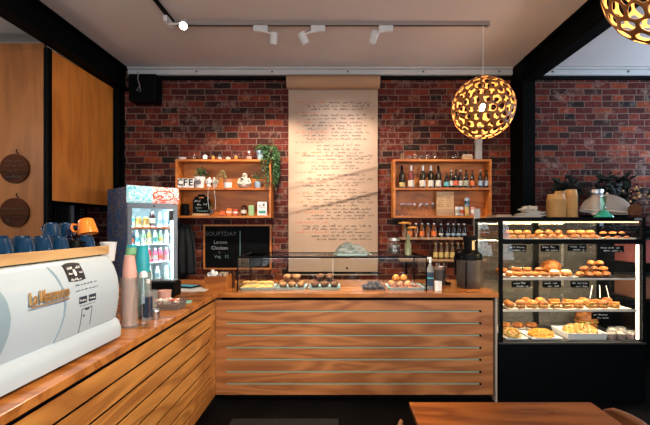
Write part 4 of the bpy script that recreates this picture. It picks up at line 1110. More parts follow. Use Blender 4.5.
P_wrp = food('filled_wrap', 'x', 'wrap', [('wrap', MB().tube([(-.07, 0, .03), (-.06, 0, .031), (.06, 0, .031), (.07, 0, .03)], [.024, .031, .031, .024], 14), FM['bread']), ('filling', MB().blob((-.069, 0, .031), (.010, .022, .022), 3, .3, 4), FM['fill'])])


def kx(px, d=3.78): return wx(px, d)


def plate(label, a, b, y0, y1, s, m, h=.012, name='paper_tray'):
    return tray_thing(name, label, 'tray', kx(a), kx(b), y0, y1, SH[s] + .0008, h, m, 'trays in the tall cabinet')


# top shelf
TA = [(504.5, 533, 'leftmost'), (534.5, 565, 'second from the left'), (566.5, 597, 'third from the left'), (598.5, 629, 'rightmost')]
pa = [P_foc, P_puf, P_foc, P_dan]
na = ['tomato focaccia', 'golden pastry', 'cheese focaccia', 'red danish']
ca = ['focaccia', 'pastry', 'focaccia', 'danish']
for k, (a, b, n) in enumerate(TA):
    plate('white tray on the top shelf of the tall cabinet, %s' % n, a, b, 3.675, 3.95, 'A', M['whitetray'], .010)
    rows(pa[k], na[k], ca[k], 'on the top cabinet shelf', kx(a + 1), kx(b - 1), (3.735, 3.86), 3 if k != 1 else 3, SH['A'] + .006, 30 + k, na[k] + 's on the top cabinet shelf', .003, 3, .042, .63)
P_qui.place((kx(587, 4.1), 4.1, SH['A'] + .001), 0, 'round quiche at the back of the top cabinet shelf, left one', 'quiches on the top cabinet shelf')
P_qui.place((kx(556, 4.12), 4.1, SH['A'] + .001), .6, 'round quiche at the back of the top cabinet shelf, right one'.replace('right', 'middle'), 'quiches on the top cabinet shelf')
# second shelf
plate('white tray under croissants on the second cabinet shelf', 504.5, 546, 3.68, 3.93, 'B', M['whitetray'])
rows(P_crs, 'croissant', 'croissant', 'on the second cabinet shelf', kx(512.5), kx(546), (3.725, 3.80, 3.875), 4, SH['B'] + .013, 41, 'croissants on the second cabinet shelf', .002, 3, .04, .62)
P_bun.place((kx(508), 3.76, SH['B'] + .007), 1.5, 'white iced bun at the left end of the second cabinet shelf', 'iced buns on the second cabinet shelf', .85)
plate('white tray under two iced buns on the second cabinet shelf', 548, 573, 3.68, 3.93, 'B', M['whitetray'])
for i, px in enumerate((554, 566.5)): P_bun.place((kx(px), 3.77 + .02 * i, SH['B'] + .007), .1, 'white iced bun right of the croissants, %s of two' % ('left', 'right')[i], 'iced buns on the second cabinet shelf')
plate('dark plate under the pile of sugared pastries', 575, 614, 3.69, 3.98, 'B', M['darktray'], .010, 'dark_plate')
k = 0
for z, pts_ in ((0, [(580, 3.75), (589, 3.74), (598, 3.74), (607, 3.75), (584, 3.86), (595, 3.87), (605, 3.86)]), (.05, [(585, 3.78), (594, 3.79), (603, 3.79)]), (.10, [(591, 3.80), (599.5, 3.81)])):
    for px, y in pts_:
        P_puf.place((kx(px, y), y, SH['B'] + .007 + z), k * 1.3, 'golden sugared pastry in the big pile on the second cabinet shelf', 'sugared pastries piled on the second shelf', .77); k += 1
P_loaf.place((wx(551, 4.12), 4.12, SH['B'] + .001), .2, 'knobbly golden loaf at the back of the second cabinet shelf', None, 1.25)
for i, px in enumerate((501.5, 516)):
    P_foc.place((wx(px, 4.12), 4.12, SH['B'] + .001), .1 * i, 'flat focaccia at the back left of the second shelf, %s of two' % ('left', 'right')[i], 'focaccias behind the croissants', .98)
# third shelf
for n, a, b in (('leftmost', 504.5, 514), ('second', 516, 548), ('third', 550, 571), ('rightmost', 573, 624)):
    plate('white paper tray of sandwiches on the third cabinet shelf, %s' % n, a, b, 3.675, 3.95, 'C', M['paper'], .008)
z = SH['C'] + .005
P_wrp.place((kx(508.5), 3.77, z), 1.5, 'filled wrap at the left end of the third cabinet shelf', 'wraps on the third cabinet shelf')
for i, (px, y) in enumerate(((520.5, 3.74), (532, 3.74), (543, 3.745), (526, 3.86), (540, 3.87))):
    P_bur.place((kx(px, y), y, z), i, 'filled bread roll on the third cabinet shelf, %s' % ('front left', 'front middle', 'front right', 'back left', 'back right')[i], 'filled rolls on the third cabinet shelf', .84)
for i, (px, y, r_) in enumerate(((554.5, 3.745, .2), (566, 3.745, .1), (556, 3.88, 3.2), (567.5, 3.88, .4))):
    P_toa.place((kx(px, y), y, z), r_, 'toasted triangle sandwich on the third shelf, %s' % ('front left', 'front right', 'back left', 'back right')[i], 'toasted sandwiches on the third cabinet shelf', .84)
pk = MB().tube([(0, 0, 0), (.004, 0, .06), (.006, 0, .12)], .0035, 5); pk.blob((.006, 0, .12), .005, 1, .1, 1, 1)
pick = mesh('sandwich_pick', pk, M['paper'], True)
for i, (px, y) in enumerate(((578.5, 3.745), (590.5, 3.745), (602.5, 3.745), (614.5, 3.745), (583, 3.875), (595.5, 3.875), (607, 3.875))):
    (P_toa if i % 2 else P_bur).place((kx(px, y), y, z), .3 * i, 'stacked sandwich in the right group of the third shelf, %s' % (['front leftmost', 'front second', 'front third', 'front rightmost', 'back leftmost', 'back middle', 'back rightmost'][i]), 'sandwiches at the right of the third shelf', .84)
for i, (px, y) in enumerate(((590, 3.86), (600, 3.88), (609, 3.87))):
    o = obj('sandwich_pick', pick); o.location = (kx(px, y), y + (.0 if i else 0), z + .068); o.rotation_euler = (0, .12 - .2 * i, 0)
    tag(o, 'white pick standing up from the sandwiches, %s' % ('left', 'middle', 'right')[i] + ' of three', 'pick', 'white picks in the sandwiches')
# bottom: salads


def salad(name, label, x0, x1, y0, y1, z, h, m, bits, seed, n=240, bit=.014):
    rg = random.Random(seed); mb = MB(); cx, cy, hx, hy = (x0 + x1) / 2, (y0 + y1) / 2, (x1 - x0) / 2, (y1 - y0) / 2
    mb.blob((0, 0, 0), (hx * .95, hy * .95, h * .8), seed, .15, 3, 3, .0)
    for _ in range(n):
        a, r = rg.uniform(0, 6.283), math.sqrt(rg.random()) * .97
        x, y = math.cos(a) * r * hx, math.sin(a) * r * hy; zz = h * .85 * math.sqrt(max(0, 1 - r * r)) + rg.uniform(-.002, .008)
        mb.mi = rg.randrange(len(bits) - 1) + 1 if len(bits) > 1 else 0
        d = Vector((rg.gauss(0, 1), rg.gauss(0, 1), rg.gauss(0, .4))).normalized() * bit * rg.uniform(.5, 1)
        p = Vector((x, y, zz + .003)); mb.tube([p - d * .6, p + Vector((0, 0, .004)), p + d * .6], [bit * .25, bit * .36, bit * .25], 5)
    mb.v = [(x, y, max(0, q)) for x, y, q in mb.v]
    o = obj(name, mb, [m] + bits[1:] if len(bits) > 1 else m, smooth=True); o.location = (cx, cy, z)
    return tag(o, label, 'salad', None, 'stuff')


M['b1'] = mat('pasta pieces', (.48, .22, .045), .5); M['b2'] = mat('pumpkin pieces', (.52, .17, .02), .5); M['b3'] = mat('herb pieces', (.07, .14, .02), .6); M['b4'] = mat('feta pieces', (.60, .48, .30), .6); M['b5'] = mat('golden pieces', (.52, .22, .015), .5)
bits = [FM['salad'], M['b1'], M['b2'], M['b3'], M['b4'], M['b1']]
zD = SH['D'] + .0008
for a, b, y0, y1, l, m, h in ((504.5, 527, 3.68, 4.0, 'shallow white dish of pasta salad at the cabinet floor left', 'whitetray', .02), (529.5, 561, 3.68, 3.95, 'shallow white dish of yellow salad on the cabinet floor', 'whitetray', .02), (566, 606, 3.69, 3.98, 'deep square white dish of mixed salad on the cabinet floor', 'whitetray', .062)):
    tray_thing('salad_dish', l, 'dish', kx(a, 3.72), kx(b, 3.72), y0, y1, zD, h, M[m], 'salad dishes on the cabinet floor')
salad('pasta_salad', 'pasta salad heaped in the left shallow white dish', kx(507.2, 3.74), kx(524.8, 3.74), 3.71, 3.97, zD + .012, .055, FM['salad'], bits, 51)
salad('yellow_salad', 'yellow rice salad heaped in the second shallow white dish', kx(532, 3.74), kx(558, 3.74), 3.71, 3.92, zD + .012, .055, FM['chick'], [FM['chick'], M['b5'], M['b5'], M['b1']], 52)
salad('mixed_salad', 'mixed pasta salad heaped high in the deep white dish', kx(568.5, 3.74), kx(603.5, 3.74), 3.715, 3.955, zD + .03, .085, FM['salad'], bits, 53)
plate('dark plate at the back of the cabinet floor under a large roll', 566, 606, 4.04, 4.22, 'D', M['darktray'], .012, 'dark_plate')
P_bur.place((wx(586, 4.13), 4.13, SH['D'] + .012), .3, 'large filled roll standing behind the deep salad dish', None, 1.9)
o = obj('sandwich_pick', pick); o.location = (wx(588, 4.13), 4.13, SH['D'] + .18); tag(o, 'white pick in the large roll behind the salad', 'pick')
plate('white tray of flat bread at the back left of the cabinet floor', 504, 545, 4.04, 4.22, 'D', M['whitetray'])
for i, px in enumerate((505, 518, 531)):
    P_foc.place((wx(px, 4.13), 4.13, SH['D'] + .010), 0, 'focaccia at the back of the cabinet floor, %s' % nth(i), 'focaccias at the back of the cabinet floor', .95)
for i, (px, y) in enumerate(((611.5, 3.73), (620.5, 3.73), (629.5, 3.735), (613, 3.85), (621, 3.86))):
    t = thing('yoghurt_cup', 'clear cup of pink yoghurt on the cabinet floor, %s' % ('front left', 'front middle', 'front right', 'back left', 'back right')[i], 'cup', (kx(px, y), y, SH['D']), group='yoghurt cups on the cabinet floor')
    obj('cup', MB().lathe([(0, 0), (.036, 0), (.044, .075), (.042, .075), (.034, .003), (0, .003)], seg=18), M['plastic'], t, smooth=True)
    obj('contents', MB().lathe([(0, .005), (.033, .005), (.038, .045), (0, .045)], seg=18), FM['berry'], t, smooth=True)
    obj('topping', MB().blob((0, 0, .052), (.036, .036, .014), i, .25, 4), FM['icing'], t, smooth=True)
# cards with chalked prices
CARDS = [(517, 248.5, 'croissants'), (550, 248.5, 'iced buns'), (577, 248, 'left of the pastry pile'), (611, 249, 'right of the pastry pile')]
for i, (px, py, n) in enumerate(CARDS + [(521, 284.5, 'filled rolls'), (552, 284.5, 'toasted sandwiches'), (580, 284.5, 'right group of sandwiches'), (601, 316, 'deep salad dish')]):
    d = 3.655 if i < 4 else 3.657
    w_ = .085 if i != 3 else .12; x = wx(px, d); zz = wz(py, d)
    t = thing('price_card', 'small black price card hanging over the %s' % n, 'card', (x, d, zz), group='black price cards in the cabinet')
    obj('card', MB().box(-w_, w_, 0, .003, -.028, .030), M['board'], t)
    mb = MB(); rg = random.Random(60 + i)
    for z_, h in ((.006, .017), (-.021, .017)):
        for qd in scribble(rg, -w_ * .8 + (.03 if z_ < 0 else 0), w_ * .85, z_, h, .0022): mb.add([(p, -.001, q) for p, q in qd], [(0, 1, 2, 3)])
    obj('chalk_writing', mb, M['paper'], t)

# ------------------------------------------------------------------ on top of the cabinet
KZ = KT + .0006
t = thing('cardboard_sheets', 'flat brown cardboard sheets at the left end of the cabinet top', 'cardboard', (wx(493, 3.9), 3.9, KZ))
mb = MB()
for k in range(4): mb.box(-.02 + .004 * k, .16 - .01 * k, -.12, .13, .0055 * k, .0055 * k + .005)
obj('sheets', mb, M['kraft'], t); obj('top_sheet', MB().box(-.005, .13, -.11, .11, .0225, .027), M['paleshelf'], t)
t = thing('paper_bags', 'pile of loose white paper bags on the cabinet top', 'bags', (wx(526, 3.85), 3.85, KZ))
mb = MB(); rg = random.Random(7)
M['bag'] = mat('off white paper bag', (.60, .54, .46), .75)
for k in range(7):
    a = rg.uniform(-.25, .25); z0 = k * .009; w_ = .125 - k * .010; s = MB()
    s.box(-w_, w_, -.10, .10, 0, .006); s.xf(Matrix.Translation((.02 * (k % 3) + .01 * k - .02, 0, z0 + .002)) @ Matrix.Rotation(a, 4, 'Z')); mb.v_off = 0; mb.add(s.v, s.f)
obj('flat_bags', mb, M['bag'], t)
cr = MB().blob((.03, 0, .085), (.075, .07, .026), 17, .5, 3, 3); obj('crumpled_bag', cr, M['bag'], t)
bowl = [(0, 0), (.059, 0), (.066, .047), (.0725, .05), (.0715, .054), (.064, .052), (.057, .004), (0, .004)]
for (px, y, n, lab, r) in ((556, 3.78, 14, 'front left stack of brown paper bowls on the cabinet top', 1.20), (571, 3.85, 18, 'tallest stack of brown paper bowls on the cabinet top', .82), (560, 4.02, 18, 'rear stack of brown paper bowls on the cabinet top', .8)):
    t = thing('bowl_stack', lab, 'bowls', (wx(px, y), y, KZ), group='stacks of brown paper bowls')
    me = mesh('bowl', MB().lathe([(a * r, .056 - b) for a, b in reversed(bowl)], seg=26), M['kraftbowl'] if 'kraftbowl' in M else M.setdefault('kraftbowl', mat('tan paper bowl', (.60, .32, .10), .6)), True)
    for k in range(n):
        o = obj('bowl', me, None, t); o.location = (.001 * math.sin(k * 2.1), 0, .0125 * k)
t = thing('domed_cake_cover', 'cream mesh food dome tilted over a black tray on the cabinet', 'food cover', (wx(605, 3.92), 3.92, KZ))
M['mesh'] = mat('cream mesh', (.60, .50, .42), .7, alpha=.55)
dome = MB(); prof = [(.235 * math.cos(a), .175 * math.sin(a) + .055) for a in [k * PI / 2 / 12 for k in range(13)]]
dome.lathe([(r if r > 1e-4 else 0, z) for r, z in prof], seg=40)
dome.xf(Matrix.Rotation(math.radians(5), 4, 'Y') @ Matrix.Diagonal((1, .75, 1, 1)))
obj('dome', dome, M['mesh'], t, smooth=True)
rim = MB().tube([(.236 * math.cos(a), .236 * .75 * math.sin(a), .055) for a in [k * 2 * PI / 40 for k in range(41)]], .005, 6).xf(Matrix.Rotation(math.radians(5), 4, 'Y'))
obj('rim', rim, M['cream'], t, smooth=True)
obj('knob', MB().blob((.02, 0, .237), .012, 1, .02), M['cream'], t, smooth=True)
obj('tray', MB().lathe([(0, 0), (.20, 0), (.225, .022), (.22, .026), (.195, .006), (0, .006)], seg=36).xf(Matrix.Diagonal((1, .75, 1, 1))), M['black'], t, smooth=True)
t = thing('cake_stand', 'upturned green glass stand foot before the mesh food dome', 'cake stand', (wx(603.5, 3.70), 3.70, KZ))
M['greenfoot'] = mat('sea green glass foot', (.03, .46, .30), .15, spec=.7)
obj('foot', MB().lathe([(0, 0), (.082, 0), (.078, .010), (.045, .045), (.028, .062), (0, .064)], seg=28), M['greenfoot'], t, smooth=True)
obj('stem', MB().lathe([(.026, .0645), (.020, .10), (.022, .16), (.030, .19), (.026, .19), (.018, .16), (.016, .10), (.02, .066)], seg=20), glass('pale green glass', (.72, .86, .78), 1), t, smooth=True)
t = thing('round_board_small', 'round wooden board leaning at the right end of the cabinet top', 'board', (wx(635, 3.67), 3.67, KZ))
t.name = 'serving_board'
obj('board', MB().cyl(.062, -.008, .008, (0, 0, .0622), 28, Matrix.Rotation(PI / 2, 3, 'X')), mat('dark brown wood', (.13, .05, .025), .7, noise_amt=.3, spec=.1), t, smooth=True)
obj('foot', MB().box(-.03, .03, -.02, -.009, 0, .02), M['disc'], t)

# dark sideboard with plants behind the cabinet
sb = thing('sideboard', 'tall black sideboard against the brick wall behind the display cabinet', 'sideboard', (3.7, 5.2, 0))
obj('carcass', MB().box(2.95, 4.75, 4.95, 5.50, 0, 1.58), M['black'], sb, world=sb)
obj('counter_slab', MB().box(2.92, 4.78, 4.92, 5.52, 1.581, 1.61), M['steel'], sb, world=sb)
for x in (3.4, 3.85, 4.3): obj('door_gap', MB().box(x - .004, x + .004, 4.945, 4.9495, .05, 1.55), M['steel'], sb, world=sb)
SBZ = 1.611
PLD = [(566, 5.15, .15, .42, 'dark bushy plant at the left end of the tall sideboard'), (612, 5.25, .26, .52, 'large dark plant with cream buds on the tall sideboard'), (653, 5.1, .24, .55, 'dark leafy plant at the right end of the sideboard')]
for i, (px, y, w_, h, lab) in enumerate(PLD):
    t = thing('potted_plant', lab, 'plant', (wx(px, y) + (.30 if i == 2 else 0), y, SBZ))
    obj('pot', MB().lathe([(0, 0), (.09, 0), (.12, .16), (.11, .16), (.10, .13), (0, .13)]), M['black'], t, smooth=True)
    fo = leaves(random.Random(70 + i), 170, (0, -.02, .20 + h * .45), (w_, min(.20, w_), h * .5), .15)
    fo.v = [(x, min(yy, 5.54 - y), max(z, .17) if abs(x) < .13 and abs(yy) < .13 else max(z, .01)) for x, yy, z in fo.v]
    obj('foliage', fo, M['leafdark'], t)
    if i == 1:
        rg = random.Random(33); cb = mat('cream buds', (.50, .30, .14), .7)
        for k in range(26): obj('bud', MB().blob((rg.uniform(-.05, .30), -.235 - rg.random() * .02, rg.uniform(.26, .50)), rg.uniform(.008, .022), k, .2, 3, 1), cb, t, smooth=True)
jar('tin_canister', 'ribbed grey tin on the sideboard behind the food dome', 'tin', (wx(597, 4.97), 5.0, SBZ), .085, .42, M['silver'], (('lid', [(0, .452), (.09, .45), (.092, .42), (.086, .42)], M['capS']),), prof=[(0, 0), (.085, 0), (.085, .38), (.08, .39), (.085, .40), (.085, .42), (0, .42)])
# shelf of boxes at the far right
t = thing('side_rack', 'narrow black rack beside the display cabinet at the right edge', 'rack', (3.1, 4.1, 0))
for z in (.9, 1.25, 1.55): obj('shelf_board', MB().box(2.90, 3.45, 3.85, 4.25, z - .02, z), M['black'], t, world=t)
for x in (2.90, 3.43):
    for y in (3.85, 4.23): obj('upright', MB().box(x, x + .02, y, y + .02, 0, 1.56), M['black'], t, world=t)
for i, (z, m, c, h, lab) in enumerate(((1.25, 'pinkbox', (.25, .07, .08), .22, 'dusty pink box on the rack right of the cabinet'), (.90, 'darkbox', (.12, .05, .035), .2, 'brown box on the middle rack board right of the cabinet'))):
    t = thing('storage_box', lab, 'box', (3.05, 4.05, z + .001), group='boxes on the right rack')
    obj('body', MB().box(-.12, .3, -.16, .16, 0, h), mat(m, c, .6), t, bevel=.004); obj('lid', MB().box(-.125, .305, -.165, .165, h + .0005, h + .02), M['darkmetal'], t, bevel=.003)

# ------------------------------------------------------------------ drinks fridge
FW, FD, FH = .59, .70, 2.08
fa = math.radians(47)
fr = thing('drinks_fridge', 'glass door drinks fridge with patterned side and bright printed header', 'fridge', (wx(128, 4.62), 4.62, 0), fa)
M['leafside'] = ramp_mat('navy leaf print', [(.38, (.04, .11, .27)), (.44, (.008, .018, .05)), (.48, (.34, .27, .25)), (.53, (.06, .045, .045)), (.60, (.03, .10, .26))], (7, 5, 5), 2.2, 2, rough=.8, dist=2.2, spec=.1)
M['fridgegrey'] = mat('grey fridge frame', (.20, .24, .29), .4)
M['fridgein'] = mat('white fridge lining', (.75, .80, .82), .4)
sd = MB(); sd.box(0, .02, .04, FD, .0, FH - .01); obj('side_panel', sd, M['leafside'], fr); obj('side_panel', MB().box(FW - .02, FW, .04, FD, 0, FH - .01), M['leafside'], fr)
obj('back_panel', MB().box(.021, FW - .021, FD - .02, FD, 0, FH - .01), M['fridgein'], fr)
obj('cabinet_top', MB().box(.021, FW - .021, .04, FD - .021, 1.88, FH - .012), M['fridgegrey'], fr)
obj('cabinet_base', MB().box(.021, FW - .021, .04, FD - .021, .0, .20), M['black'], fr)
lin = MB(); lin.box(.022, .03, .05, FD - .022, .205, 1.875); lin.box(FW - .03, FW - .022, .05, FD - .022, .205, 1.875); obj('lining', lin, M['fridgein'], fr)
# header
hm, nt, p = new_mat('bright juice header print'); N, L = nt.nodes.new, nt.links.new
tc = N('ShaderNodeTexCoord'); sx = N('ShaderNodeSeparateXYZ'); L(tc.outputs['Object'], sx.inputs[0])
vo = N('ShaderNodeTexNoise'); vo.inputs['Scale'].default_value = 42; vo.inputs['Detail'].default_value = 2; vo.inputs['Distortion'].default_value = 1.5; L(tc.outputs['Object'], vo.inputs['Vector'])
r1 = N('ShaderNodeValToRGB'); L(vo.outputs['Fac'], r1.inputs['Fac'])
for e, (q, c) in zip(r1.color_ramp.elements, ((.44, (.10, .52, .56)), (.56, (.80, .86, .86)))): e.position = q; e.color = c + (1,)
r2 = N('ShaderNodeValToRGB'); L(vo.outputs['Fac'], r2.inputs['Fac'])
for e, (q, c) in zip(r2.color_ramp.elements, ((.44, (.75, .10, .06)), (.56, (.86, .80, .76)))): e.position = q; e.color = c + (1,)
st = N('ShaderNodeMath'); st.operation = 'GREATER_THAN'; st.inputs[1].default_value = .27; L(sx.outputs['X'], st.inputs[0])
mx = N('ShaderNodeMix'); mx.data_type = 'RGBA'; L(st.outputs[0], mx.inputs[0]); L(r1.outputs['Color'], mx.inputs[6]); L(r2.outputs['Color'], mx.inputs[7])
L(mx.outputs[2], p.inputs['Base Color']); L(mx.outputs[2], p.inputs['Emission Color']); p.inputs['Emission Strength'].default_value = .6; p.inputs['Roughness'].default_value = .35
hd = MB(); pr = [(.039, 1.885), (.0, 1.885), (-.025, 1.91), (-.032, 1.98), (-.022, 2.06), (.0, 2.085), (.039, 2.085)]
hd.prism(pr, -.004, FW + .004, 'x'); hdr = obj('header_sign', hd, hm, fr, smooth=True)
# oval wordless emblem ring on the red half
em = MB()
for k in range(40):
    a, b = k * 2 * PI / 40, (k + 1) * 2 * PI / 40
    em.add([(.40 + math.cos(q) * w_, -.0335, 1.98 + math.sin(q) * h_) for q, w_, h_ in ((a, .135, .062), (b, .135, .062), (b, .12, .05), (a, .12, .05))], [(0, 1, 2, 3)])
for qd in scribble(random.Random(4), .31, .50, 1.955, .045, .005): em.add([(x, -.0335, z) for x, z in qd], [(0, 1, 2, 3)])
obj('emblem', em, M['labelR'], hdr)
# door
dr = MB(); dr.box(.0, .045, -.0, .035, .14, 1.875); dr.box(FW - .045, FW, 0, .035, .14, 1.875); dr.box(.045, FW - .045, 0, .035, 1.82, 1.875); dr.box(.045, FW - .045, 0, .035, .14, .22)
do = obj('door_frame', dr, M['fridgegrey'], fr)
obj('door_glass', MB().box(.046, FW - .046, .012, .018, .221, 1.819), M['glass'], do)
obj('lock', MB().cyl(.010, 0, .004, (FW / 2, -.001, 1.85), 12, Matrix.Rotation(PI / 2, 3, 'X')), M['black'], do)
obj('handle', MB().box(.008, .026, -.03, -.001, .9, 1.25), M['black'], do)
obj('door_sticker', MB().box(FW - .105, FW - .05, .0095, .0115, 1.68, 1.80), M['ink'], do)
M['cool'] = mat('cool LED tube', (.8, .95, 1), .4, emit=16, ecol=(.62, .92, 1, 1))
for x in (.034, FW - .052): obj('light_tube', MB().box(x, x + .018, .05, .062, .24, 1.80), M['cool'], fr)
FS = [1.602, 1.385, 1.165, .945, .62]
for z in FS:
    obj('wire_shelf', MB().box(.034, FW - .034, .07, FD - .03, z - .008, z - .001), M['fridgein'], fr)
tg = MB(); obj('price_strip', MB().box(.06, FW - .06, .064, .068, FS[0] - .025, FS[0] - .004), M['labelO'], fr)
FMAT = Matrix.Translation(fr.location) @ Matrix.Rotation(fa, 4, 'Z')
M['cyanlab'] = mat('cyan label', (.10, .45, .60), .5); M['clearjuice'] = mat('pale juice', (.62, .74, .68), .2); M['greenjuice'] = mat('green juice', (.30, .52, .30), .2); M['yelljuice'] = mat('yellow juice', (.72, .62, .20), .2)
M['redjuice'] = mat('red drink', (.60, .03, .05), .2); M['pinkjuice'] = mat('pink drink', (.75, .14, .24), .2); M['cola'] = mat('dark cola', (.04, .012, .012), .15); M['ambj'] = mat('amber jar', (.50, .26, .05), .2)
rowsF = [
    [('cyanlab', 'white', .12, .033, 'blue and white tub'), ('ambj', 'gold', .125, .036, 'amber jar'), ('ambj', 'gold', .125, .036, 'second amber jar'), ('cola', 'label', .21, .035, 'dark bottle with pale label'), ('clearjuice', 'labelB', .18, .028, 'clear bottle'), ('clearjuice', 'labelB', .18, .028, 'second clear bottle')],
    [('navy', 'labelR', .16, .03, 'navy bottle'), ('clearjuice', 'cyanlab', .17, .029, 'pale bottle with cyan label'), ('greenjuice', 'white', .17, .029, 'green bottle'), ('yelljuice', 'white', .17, .029, 'yellow bottle'), ('clearjuice', 'labelT', .17, .029, 'pale bottle with teal label'), ('greenjuice', 'labelY', .17, .029, 'green bottle with yellow label'), ('clearjuice', 'white', .17, .029, 'pale bottle at the end')],
    [('cola', 'labelR', .17, .03, 'cola bottle'), ('cola', 'white', .17, .03, 'second cola bottle'), ('redjuice', 'white', .17, .03, 'red bottle'), ('redjuice', 'pink', .17, .03, 'red bottle with pink label'), ('pinkjuice', 'white', .17, .03, 'pink bottle'), ('pinkjuice', 'labelR', .17, .03, 'pink bottle with red label'), ('pinkjuice', 'pink', .17, .03, 'all pink bottle')],
    [('clearjuice', 'white', .16, .032, 'water bottle'), ('clearjuice', 'labelB', .16, .032, 'second water bottle'), ('clearjuice', 'white', .16, .032, 'third water bottle'), ('clearjuice', 'labelB', .16, .032, 'fourth water bottle'), ('clearjuice', 'white', .16, .032, 'fifth water bottle')]]
rn = ['top', 'second', 'third', 'fourth']
for j, row in enumerate(rowsF):
    for i, (b, l, h, r, n) in enumerate(row):
        lp = Vector((.085 + (FW - .17) * (i + .0) / (len(row) - 1), .13 + .02 * (i % 2), FS[j] - .0005)); wp = FMAT @ lp
        bottle('%s on the %s fridge shelf, %s' % (n, rn[j], nth(i)), tuple(wp), h, r, 'jar' if h < .14 else 'soda', M[b], M[l], M['black'] if 'cola' in b else M['white'], 'drinks on the %s fridge shelf' % rn[j], (.2, .5))

# ------------------------------------------------------------------ espresso machine
em = thing('espresso_machine', 'white espresso machine with brass lettering and a wooden cup rail', 'espresso machine', (-1.45, 1.6, WZ))
PF = [(1.018, -1.162), (1.06, -1.160), (1.095, -1.172), (1.115, -1.192), (1.16, -1.182), (1.22, -1.174), (1.28, -1.172), (1.34, -1.180), (1.39, -1.196), (1.43, -1.216), (1.447, -1.232)]


def fx(z):
    for (a, xa), (b, xb) in zip(PF, PF[1:]):
        if a <= z <= b: return xa + (xb - xa) * (z - a) / (b - a)
    return PF[-1][1] if z > PF[-1][0] else PF[0][1]


MY0, MY1 = 1.12, 2.17
poly = [(x, z) for z, x in PF] + [(-1.26, 1.452), (-1.75, 1.452), (-1.80, 1.40), (-1.80, 1.10), (-1.72, 1.018)]
mb = MB(); n = len(poly)
ys = [MY0, MY0 + .012, MY1 - .03, MY1 - .012, MY1]; ins = [.02, 0, 0, .006, .03]
for y, q in zip(ys, ins):
    for x, z in poly:
        cxx, czz = -1.47, 1.235
        mb.v.append((x + (cxx - x) * q * .6, y, z + (czz - z) * q * .8))
for k in range(len(ys) - 1):
    for i in range(n):
        mb.f.append((k * n + i, k * n + (i + 1) % n, (k + 1) * n + (i + 1) % n, (k + 1) * n + i)); mb.m.append(0)
mb.f.append(tuple(range(n))); mb.m.append(0); mb.f.append(tuple(range((len(ys) - 1) * n, len(ys) * n))); mb.m.append(0)
obj('body', mb, M['enamel'], em, smooth=True, world=em)


def skin(fy0, fy1, z0, z1, off, nz=16):
    """sheet lying on the bulging front, its ends given as functions of height"""
    m = MB()
    for k in range(nz + 1):
        z = z0 + (z1 - z0) * k / nz
        for o_ in (0, off): m.v += [(fx(z) + o_, fy0(z), z), (fx(z) + o_, fy1(z), z)]
    for k in range(nz):
        a, b = k * 4, k * 4 + 4
        m.f += [(a + 2, a + 3, b + 3, b + 2), (a + 2, b + 2, b, a), (a + 1, b + 1, b + 3, a + 3)]; m.m += [0] * 3
    return m


arc = lambda y0, s: (lambda z: y0 + s * (1 - ((z - 1.28) / .15) ** 2))
obj('end_panel', skin(lambda z: MY0 + .015, arc(1.385, .05), 1.118, 1.44, .006), M['bluegrey'], em, smooth=True, world=em)
sh = obj('poster_sheet', skin(arc(1.695, .04), lambda z: 2.13, 1.118, 1.435, .004), M['enamel'], em, smooth=True, world=em)
obj('seam', skin(lambda z: arc(1.695, .04)(z) - .010, lambda z: arc(1.695, .04)(z) - .001, 1.118, 1.435, .003), M['bluegrey'], em, smooth=True, world=em)


def decal(mb2, y, z, off, tilt=0):
    """flat XY artwork laid on the front: X -> along the machine, Y -> up"""
    m = MB(); c, s = math.cos(tilt), math.sin(tilt)
    for a, b, h in mb2.v:
        u, v = a * c - b * s, a * s + b * c
        m.v.append((fx(z + v) + off + h, y + u, z + v))
    m.f = list(mb2.f); m.m = list(mb2.m); return m


def quad(x0, x1, y0, y1, h=0, n=6):
    m = MB()
    for k in range(n):
        a, b = y0 + (y1 - y0) * k / n, y0 + (y1 - y0) * (k + 1) / n
        m.add([(x0, a, h), (x1, a, h), (x1, b, h), (x0, b, h)], [(0, 1, 2, 3)])
    return m


lt = text_mb('La Marzocco', .066, extrude=.003, shear=.25, bold=.0004)
xs_ = [v[0] for v in lt.v]; sc = .225 / (max(xs_) - min(xs_)); lt.v = [(a * sc, b * 1.05, c) for a, b, c in lt.v]
obj('brass_lettering', decal(lt, 1.635, 1.327, .011), M['gold'], em, world=em)
bar = quad(-.112, .112, -.0035, .002, .006, 1); obj('lettering_bar', decal(bar, 1.635, 1.297, .006), M['gold'], em, world=em)
# poster print
bg = MB()
for k in range(10):
    u0, u1 = -.06 + .12 * k / 10, -.06 + .12 * (k + 1) / 10
    bow = lambda u: .008 * (1 - (u / .06) ** 2)
    for j in range(6):
        v0, v1 = -.036 + .072 * j / 6, -.036 + .072 * (j + 1) / 6
        f = lambda u, v: v + bow(u) * (1 if v > 0 else -.6)
        bg.add([(u0, f(u0, v0), 0), (u1, f(u1, v0), 0), (u1, f(u1, v1), 0), (u0, f(u0, v1), 0)], [(0, 1, 2, 3)])
obj('badge', decal(bg, 1.83, 1.398, .0048), M['ink'], sh, world=em)
wt = MB(); rg = random.Random(18)
for a, b, z_, h in ((-.04, .042, .016, .016), (-.04, .045, -.036, .015), (-.042, -.022, -.006, .01), (.026, .045, -.006, .01)):
    for qd in scribble(rg, a, b + .01, z_, h, .0016): wt.add([(p, q, .0008) for p, q in qd], [(0, 1, 2, 3)])
wt.add([(-.006, -.016, .0008), (.006, -.016, .0008), (.011, 0, .0008), (.006, .014, .0008), (-.006, .014, .0008), (-.011, 0, .0008)], [(0, 1, 2, 3, 4, 5)])
obj('badge_print', decal(wt, 1.83, 1.398, .0048), M['white'], sh, world=em)
ln = MB(); rg = random.Random(19)
